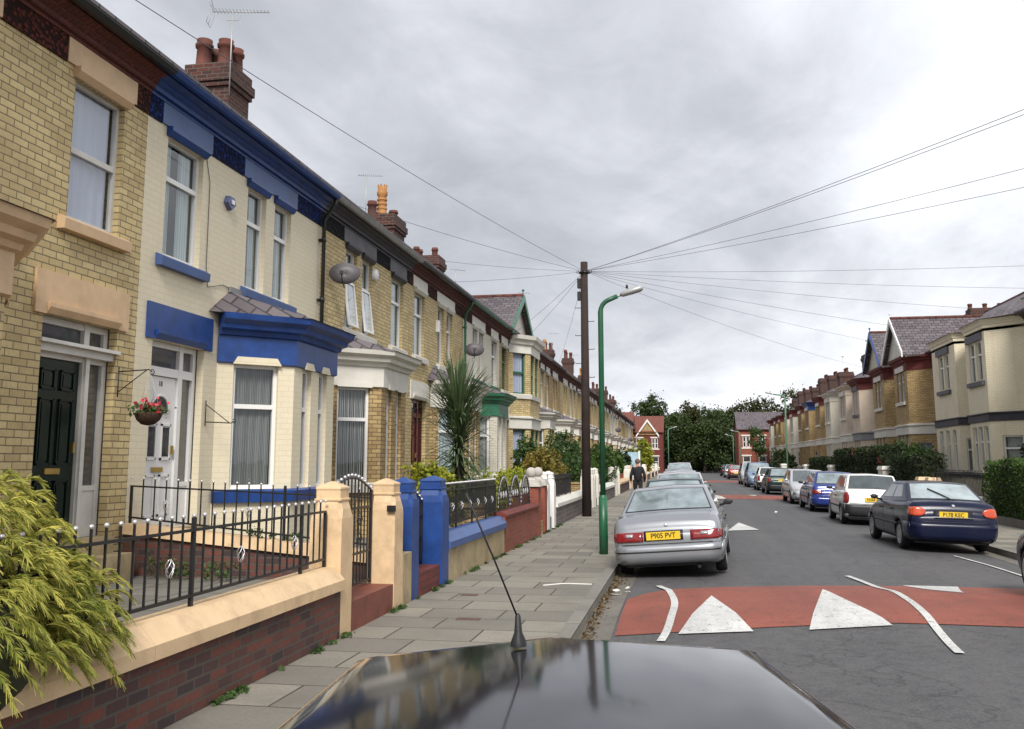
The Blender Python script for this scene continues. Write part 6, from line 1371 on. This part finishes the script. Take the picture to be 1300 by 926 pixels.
foliage_obj('doorstep_plant', 'potted plant trailing on the dividing wall coping near the blue sill', 'plant', (-5.2, 11.0, .72), [(0,0,.08,.22,.08,.1),(.5,0,.05,.18,.08,.08)], 16, 14, .03, .028, LEAF_MID, 42, stem=False)
# hedges on the right
def hedge(x0, x1, y0, y1, z1, mat, label, seed, size=.06, dens=190, jitter=.035):
    rng = np.random.default_rng(seed); r_ = empty('clipped_hedge', (x0, y0, 0), 0, label, 'hedge'); w, l = x1-x0, y1-y0; m = MB(); m.box(.10, w-.10, .10, l-.10, .0, z1-.10); m.build('inner_dark_box', m_plain('painted_hedge_shade', (.015,.02,.008), .95, .3, 8, .8), r_); P = []  # solid near-black box, shade between the leaves painted as its colour
    for (ux, uy, o, area) in (('y','z','x0',l*z1), ('x','y','z',w*l), ('x','z','y0',w*z1), ('x','z','y1',w*z1)):
        n = int(area*dens); a_, b_ = rng.random(n), rng.random(n)
        if o == 'x0': p = np.stack([np.zeros(n), a_*l, b_*z1], 1)
        elif o == 'z': p = np.stack([a_*w, b_*l, np.full(n, z1)], 1)
        elif o == 'y0': p = np.stack([a_*w, np.zeros(n), b_*z1], 1)
        else: p = np.stack([a_*w, np.full(n, l), b_*z1], 1)
        wob = .05*np.sin(p[:,1]*2.1+seed)+.04*np.sin(p[:,2]*5+p[:,0]*4); p = p+rng.normal(size=p.shape)*jitter; p[:,0] += wob*(1 if o == 'x0' else 0); p[:,2] += wob*(1 if o == 'z' else 0); P.append(p)
    leaves('foliage', np.concatenate(P), size, mat, r_, rng); return r_
hedge(8.55, 9.6, 24.9, 29.2, 1.68, LEAF_HEDGE, 'clipped green privet hedge by the right edge behind the navy saloon', 3, .05, 420)
hedge(8.6, 9.6, 37.2, 42.3, 1.95, LEAF_DARK, 'dark tall hedge behind the white hatchback', 4, .07, 200); hedge(8.6, 9.7, 43.6, 56.9, 2.30, LEAF_DARK, 'long dark hedge behind the blue estate', 5, .085, 130); hedge(8.6, 9.5, 58.2, 68.6, 1.9, LEAF_DARK, 'dark hedge left of the long one, by the pale green lamp post', 6, .10, 90)
foliage_obj('dark_shrub', 'dark leafy shrub standing above the clipped privet hedge', 'shrub', (10.6, 29.6, .2), [(0,0,1.6,.8,1.1,.75),(.4,1.2,1.5,.8,.9,.6),(.2,-1.4,1.5,.8,.9,.6)], 150, 22, .09, .09, LEAF_DARK, 50)
foliage_obj('green_bush', 'light-flecked bush standing before the ochre gabled house', 'bush', (9.6, 45.5, .2), [(0,0,1.5,.8,2.0,.8),(.5,-2.2,1.3,.7,1.5,.8)], 200, 24, .12, .10, LEAF_MID, 51)
foliage_obj('garden_bush', 'dark round bush past the far lamp on the right pavement', 'bush', (9.2, 92, .2), [(0,0,1.2,1.2,2,1.3)], 90, 20, .15, .16, LEAF_DARK, 52)
for k, (xx, yy) in enumerate(((9.3, 47.2), (9.5, 50.4), (9.4, 44.2))):
    rng = np.random.default_rng(60+k); r_ = empty('flower_head', (8.62, yy, [2.05,2.2,1.75][k]), 0, f'faded pink flower head on the long dark hedge, {ORD[k]} of three', 'flower'); leaves('petals', rng.normal(size=(70,3))*[.05,.14,.11], .07, m_leaf('dusty_pink_petal', (.28,.08,.07), (.42,.16,.13)), r_, rng)
# trees closing the street
def tree(x, y, h, w, mat, label, seed, name='tree', trunk_h=None, size=.27, nc=330, group='trees at the end of the street'):
    rng = np.random.default_rng(seed); r_ = empty(name, (x, y, -.3), 0, label, 'tree', group); th = trunk_h or h*.28; m = MB()
    m.tube([(0,0,0),(.1,0,th*.6),(.0,.2,th*1.3),(.2,.1,h*.75)], [.38*h/12,.30*h/12,.22*h/12,.05], 8); blobs = []
    for k in range(9):
        a_ = rng.uniform(0,6.28); rr = w*rng.uniform(.25,.62); zz = rng.uniform(th*.9, h*.86); b = (rr*math.cos(a_), rr*math.sin(a_), zz, w*rng.uniform(.24,.42), w*rng.uniform(.24,.42), h*rng.uniform(.10,.17)); blobs.append(b)
        m.tube([(0,0,th*.7+(zz-th)*.3),(b[0]*.5,b[1]*.5,zz*.8),(b[0],b[1],zz)], [.13,.08,.03], 5)
    blobs.append((0,0,h*.84,w*.34,w*.34,h*.15)); blobs.append((0,0,h*.52,w*.6,w*.6,h*.30))
    m.build('trunk', BARK, r_); pts = clumps(blobs, nc, 34, .42, rng); pts = pts[pts[:,2] > th*.45]; leaves('crown', pts, size, mat, r_, rng, 1.4)
TL = [(-12,158,12.5,5.5,LEAF_TREE,'dark green tree rising behind the brown roofed gable house'),(-4.5,165,13.6,5.5,LEAF_TREE,'tallest dark tree behind the white boarded red house'),(1.0,172,12.6,5.2,LEAF_TREE2,'brownish tree in the middle of the street end'),
      (5.5,168,10.8,4.8,LEAF_TREE,'lower dark tree where the skyline dips'),(-1.8,186,11.5,5.5,LEAF_TREE,'dark tree filling the gap between red house and brownish tree'),(11.5,160,12.2,5.5,LEAF_TREE2,'brown-green tree above the grey roofed red house'),
      (17.5,158,13.4,5.5,LEAF_TREE2,'tall brown-green tree behind the end of the right row'),(24,166,12.6,5.5,LEAF_TREE,'dark tree behind the right row roofs'),(8.0,190,11.5,6,LEAF_TREE,'far dark tree low between the two red houses'),(3.2,152.5,8.2,4.0,LEAF_TREE,'bushy dark tree at the foot of the street end'),(31,168,12.0,5.5,LEAF_TREE2,'farthest right tree seen over the roofs'),(-19,170,12,5.5,LEAF_TREE,'tree glimpsed over the left row roofs'),(-1.0,156,10.0,5.0,LEAF_TREE,'broad dark tree right behind the white boarded house corner'),(7.0,157,9.5,5.0,LEAF_TREE,'broad dark tree beside the grey roofed red house'),(4.0,180,12.2,5.5,LEAF_TREE,'dark tree far behind the middle of the street end')]
for k, (x, y, h, w, mt, lab) in enumerate(TL): tree(x, y, h, w, mt, lab, 70+k)
hd = np.random.default_rng(99); r_ = empty('dark_undergrowth', (0, 0, 0), 0); 
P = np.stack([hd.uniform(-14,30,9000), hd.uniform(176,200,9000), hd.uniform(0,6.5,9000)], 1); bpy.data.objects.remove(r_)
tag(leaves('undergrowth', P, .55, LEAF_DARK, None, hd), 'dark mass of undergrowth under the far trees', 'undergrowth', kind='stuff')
foliage_obj('sapling', 'small light green street tree before the grey roofed red house', 'tree', (8.9, 118, 0), [(0,0,4.2,.9,1.2,1.5),(.4,.4,3.1,.7,.8,1.0),(-.3,.2,5.3,.5,.6,.8)], 90, 16, .16, .17, LEAF_MID, 55)
# ------------------------------------------------------------------ people
def person(loc, rz, label, coat, trousers, hair, step=.16, scale=1.0):
    r_ = empty('person', loc, rz, label, 'person'); r_.scale = (scale,)*3
    J = {'pelvis':((0,0,.95),.15),'waist':((0,0,1.10),.14),'chest':((0,.02,1.32),.17),'neck':((0,.01,1.48),.065),'head0':((0,.02,1.56),.075),'head1':((0,.035,1.68),.088),
         'shL':((-.19,0,1.42),.075),'elL':((-.27,-.05,1.14),.055),'haL':((-.27,.06,.90),.042),'shR':((.19,0,1.42),.075),'elR':((.27,-.06,1.14),.055),'haR':((.27,.04,.90),.042),
         'hiL':((-.10,0,.88),.10),'knL':((-.11,step*.7,.50),.068),'anL':((-.11,step*.9,.10),.048),'toL':((-.12,step*.9+.17,.045),.040),
         'hiR':((.10,0,.88),.10),'knR':((.11,-.02,.50),.068),'anR':((.11,-step-.08,.13),.048),'toR':((.12,-step+.08,.045),.040)}
    E = [('pelvis','waist'),('waist','chest'),('chest','neck'),('neck','head0'),('head0','head1'),('chest','shL'),('shL','elL'),('elL','haL'),('chest','shR'),('shR','elR'),('elR','haR'),('pelvis','hiL'),('hiL','knL'),('knL','anL'),('anL','toL'),('pelvis','hiR'),('hiR','knR'),('knR','anR'),('anR','toR')]
    def skin(name, keys, edges, grow, mats, par, zr=None):
        idx = {k: i for i, k in enumerate(keys)}; me = bpy.data.meshes.new(name); me.from_pydata([J[k][0] for k in keys], [(idx[a], idx[b]) for a, b in edges], []); o = bpy.data.objects.new(name, me); COL.objects.link(o)
        md = o.modifiers.new('s', 'SKIN'); sv = me.skin_vertices[0].data
        for k, i in idx.items(): rr = J[k][1]*grow(k); sv[i].radius = (rr, rr); sv[i].use_root = (i == 0)
        o.modifiers.new('d', 'SUBSURF').levels = 1; dg = bpy.context.evaluated_depsgraph_get(); m2 = bpy.data.meshes.new_from_object(o.evaluated_get(dg)); bpy.data.objects.remove(o); m2.name = name; m2.materials.clear()
        for mt in mats: m2.materials.append(mt)
        for p in m2.polygons:
            p.use_smooth = True
            if zr: p.material_index = zr(p.center)
        return put(bpy.data.objects.new(name, m2), par)
    SK = m_plain('skin', (.42,.24,.17), .6, .08, 8, .1); SH = m_plain('dark_shoes', (.015,.013,.012), .5)
    b = skin('body', list(J), E, lambda k: 1.0, [SK, trousers, SH], r_, lambda c: 2 if c.z < .11 else (1 if c.z < .98 else 0))
    kk = ['pelvis','waist','chest','neck','shL','elL','shR','elR','haL','haR']; J2 = dict(J); J['haL'] = ((-.275,.04,.96),.05); J['haR'] = ((.275,.02,.96),.05); J['pelvis'] = ((0,0,.86),.17); J['neck'] = ((0,.005,1.45),.075)
    skin('coat', kk, [('pelvis','waist'),('waist','chest'),('chest','neck'),('chest','shL'),('shL','elL'),('elL','haL'),('chest','shR'),('shR','elR'),('elR','haR')], lambda k: 1.22 if k in ('chest','waist','pelvis') else 1.15, [coat], r_)
    m = MB(); m.ball((0,.015,1.70), .107, 12, sz=1.05); m.build('hair', hair, r_)
    m = MB()
    for s in (-1, 1): m.ball((s*.03,.115,1.67), .012, 6)
    m.build('eyes', BLKTXT, r_); m = MB(); m.ball((0,.125,1.64), .018, 6); m.build('nose', SK, r_)
    for s in (-1, 1):
        m = MB(); c = Vector((s*.272,.05,.88))
        m.ball(tuple(c), .036, 8, sz=1.2)
        for q in range(4): m.tube([tuple(c+Vector((0,-.024+.016*q,-.03))), tuple(c+Vector((-s*.005,-.024+.017*q,-.07-.005*(q%3)))), tuple(c+Vector((-s*.02,-.022+.016*q,-.10)))], [.010,.009,.007], 5)
        m.tube([tuple(c+Vector((-s*.01,.03,0))), tuple(c+Vector((-s*.02,.045,-.04)))], [.011,.008], 5); m.build('hand', SK, r_)
NAVYC = m_plain('black_coat', (.008,.008,.012), .85, .3, 6, .3)
person((-1.80, 37.5, 0), R(4), 'person in a black jacket walking away along the left pavement', NAVYC, m_plain('dark_trousers', (.02,.02,.025), .9), m_plain('grey_hair', (.14,.09,.07), .8))
# pale blue board far on the left
bd = empty('display_board', (-4.0, 72, 0), R(0), 'pale blue and white board standing in a far left front garden', 'board'); m = MB(); m.box(-.6,.6,-.04,.04,1.0,2.4); m.build('panel', m_plain('pale_blue_panel', (.35,.50,.58), .5, .25, 1.5), bd)
m = MB(); m.box(.61,.75,-.06,.06,0,2.5); m.box(-.7,-.61,-.06,.06,0,2.5); m.build('post', WPAINT, bd)
# small things
rl = random.Random(3)
for k, (x, y, w, l, mt, lab) in enumerate(((-2.35, 10.2, .26, .12, BLKPL, 'small iron stopcock cover in the paving before the peach pillar'), (-2.75, 12.0, .22, .12, BLKPL, 'small iron stopcock cover in the paving before the blue pillar'))):
    m = MB(); m.box(x-w/2, x+w/2, y-l/2, y+l/2, -.01, .006); tag(m.build('stopcock_cover', m_plain('rusty_iron', (.10,.055,.04), .8, .3, 9, .5)), lab, 'iron cover')
for k, (x, y, lab) in enumerate(((-.93, 12.9, 'crumpled white litter in the gutter behind the silver saloon'), (-.80, 13.15, 'small white wrapper beside the crumpled litter in the gutter'), (3.0, 33.0, 'white scrap of litter lying in the road'))):
    m = MB(); n = 9; v = [(x+(.10 if k != 1 else .05)*math.cos(i*.7)*rl.uniform(.5,1), y+.07*math.sin(i*.7)*rl.uniform(.5,1), road_z(x,y)+.02+rl.uniform(0,.05)) for i in range(n)]+[(x, y, road_z(x,y)+.075)]
    m.add(v, [(i, (i+1) % n, n) for i in range(n)], 0); m.add([(a_, b_, road_z(x,y)+.006) for a_, b_, c_ in v[:n]], [tuple(range(n))], 0); tag(m.build('litter', LITTER), lab, 'litter')
m = MB(); m.tube([(-1.95,13.05,.008),(-1.72,13.25,.010),(-1.62,13.30,.008),(-1.3,13.28,.008)], .012, 4); tag(m.build('white_cord', LITTER), 'thin white strip of rubbish lying on the paving near the kerb', 'litter')
m = MB(); m.add([(-3.95,9.7,.28),(-3.80,9.75,.28),(-3.82,9.95,.28),(-3.97,9.9,.28),(-3.90,9.82,.60)], [(0,3,2,1),(0,1,4),(1,2,4),(2,3,4),(3,0,4)]); tag(m.build('paper_bag', LITTER), 'white paper bag standing inside the iron gate', 'bag')
rng = np.random.default_rng(5); P = []
for i in range(900):
    y = rng.uniform(6, 17); P.append((-1.10+abs(rng.normal())*.09, y, road_z(-1.05, y)+.012))
tag(leaves('fallen_leaves', np.array(P), .035, m_leaf('dead_leaf', (.07,.045,.025), (.20,.14,.07)), None, rng, 1.3), 'scattered dead leaves along the left gutter', 'leaves', kind='stuff')
P = []
for i in range(5000):
    y = rng.uniform(4, 26)
    if math.sin(y*3.1)+math.sin(y*7.7+1)+math.sin(y*17) < .9: continue
    pass; P.append((XW+.02+abs(rng.normal())*.03, y, .012+abs(rng.normal())*.012))
tag(leaves('wall_foot_weeds', np.array(P), .028, LEAF_MID, None, rng, 1.8), 'weeds and moss at the foot of the left garden walls', 'weeds', kind='stuff')
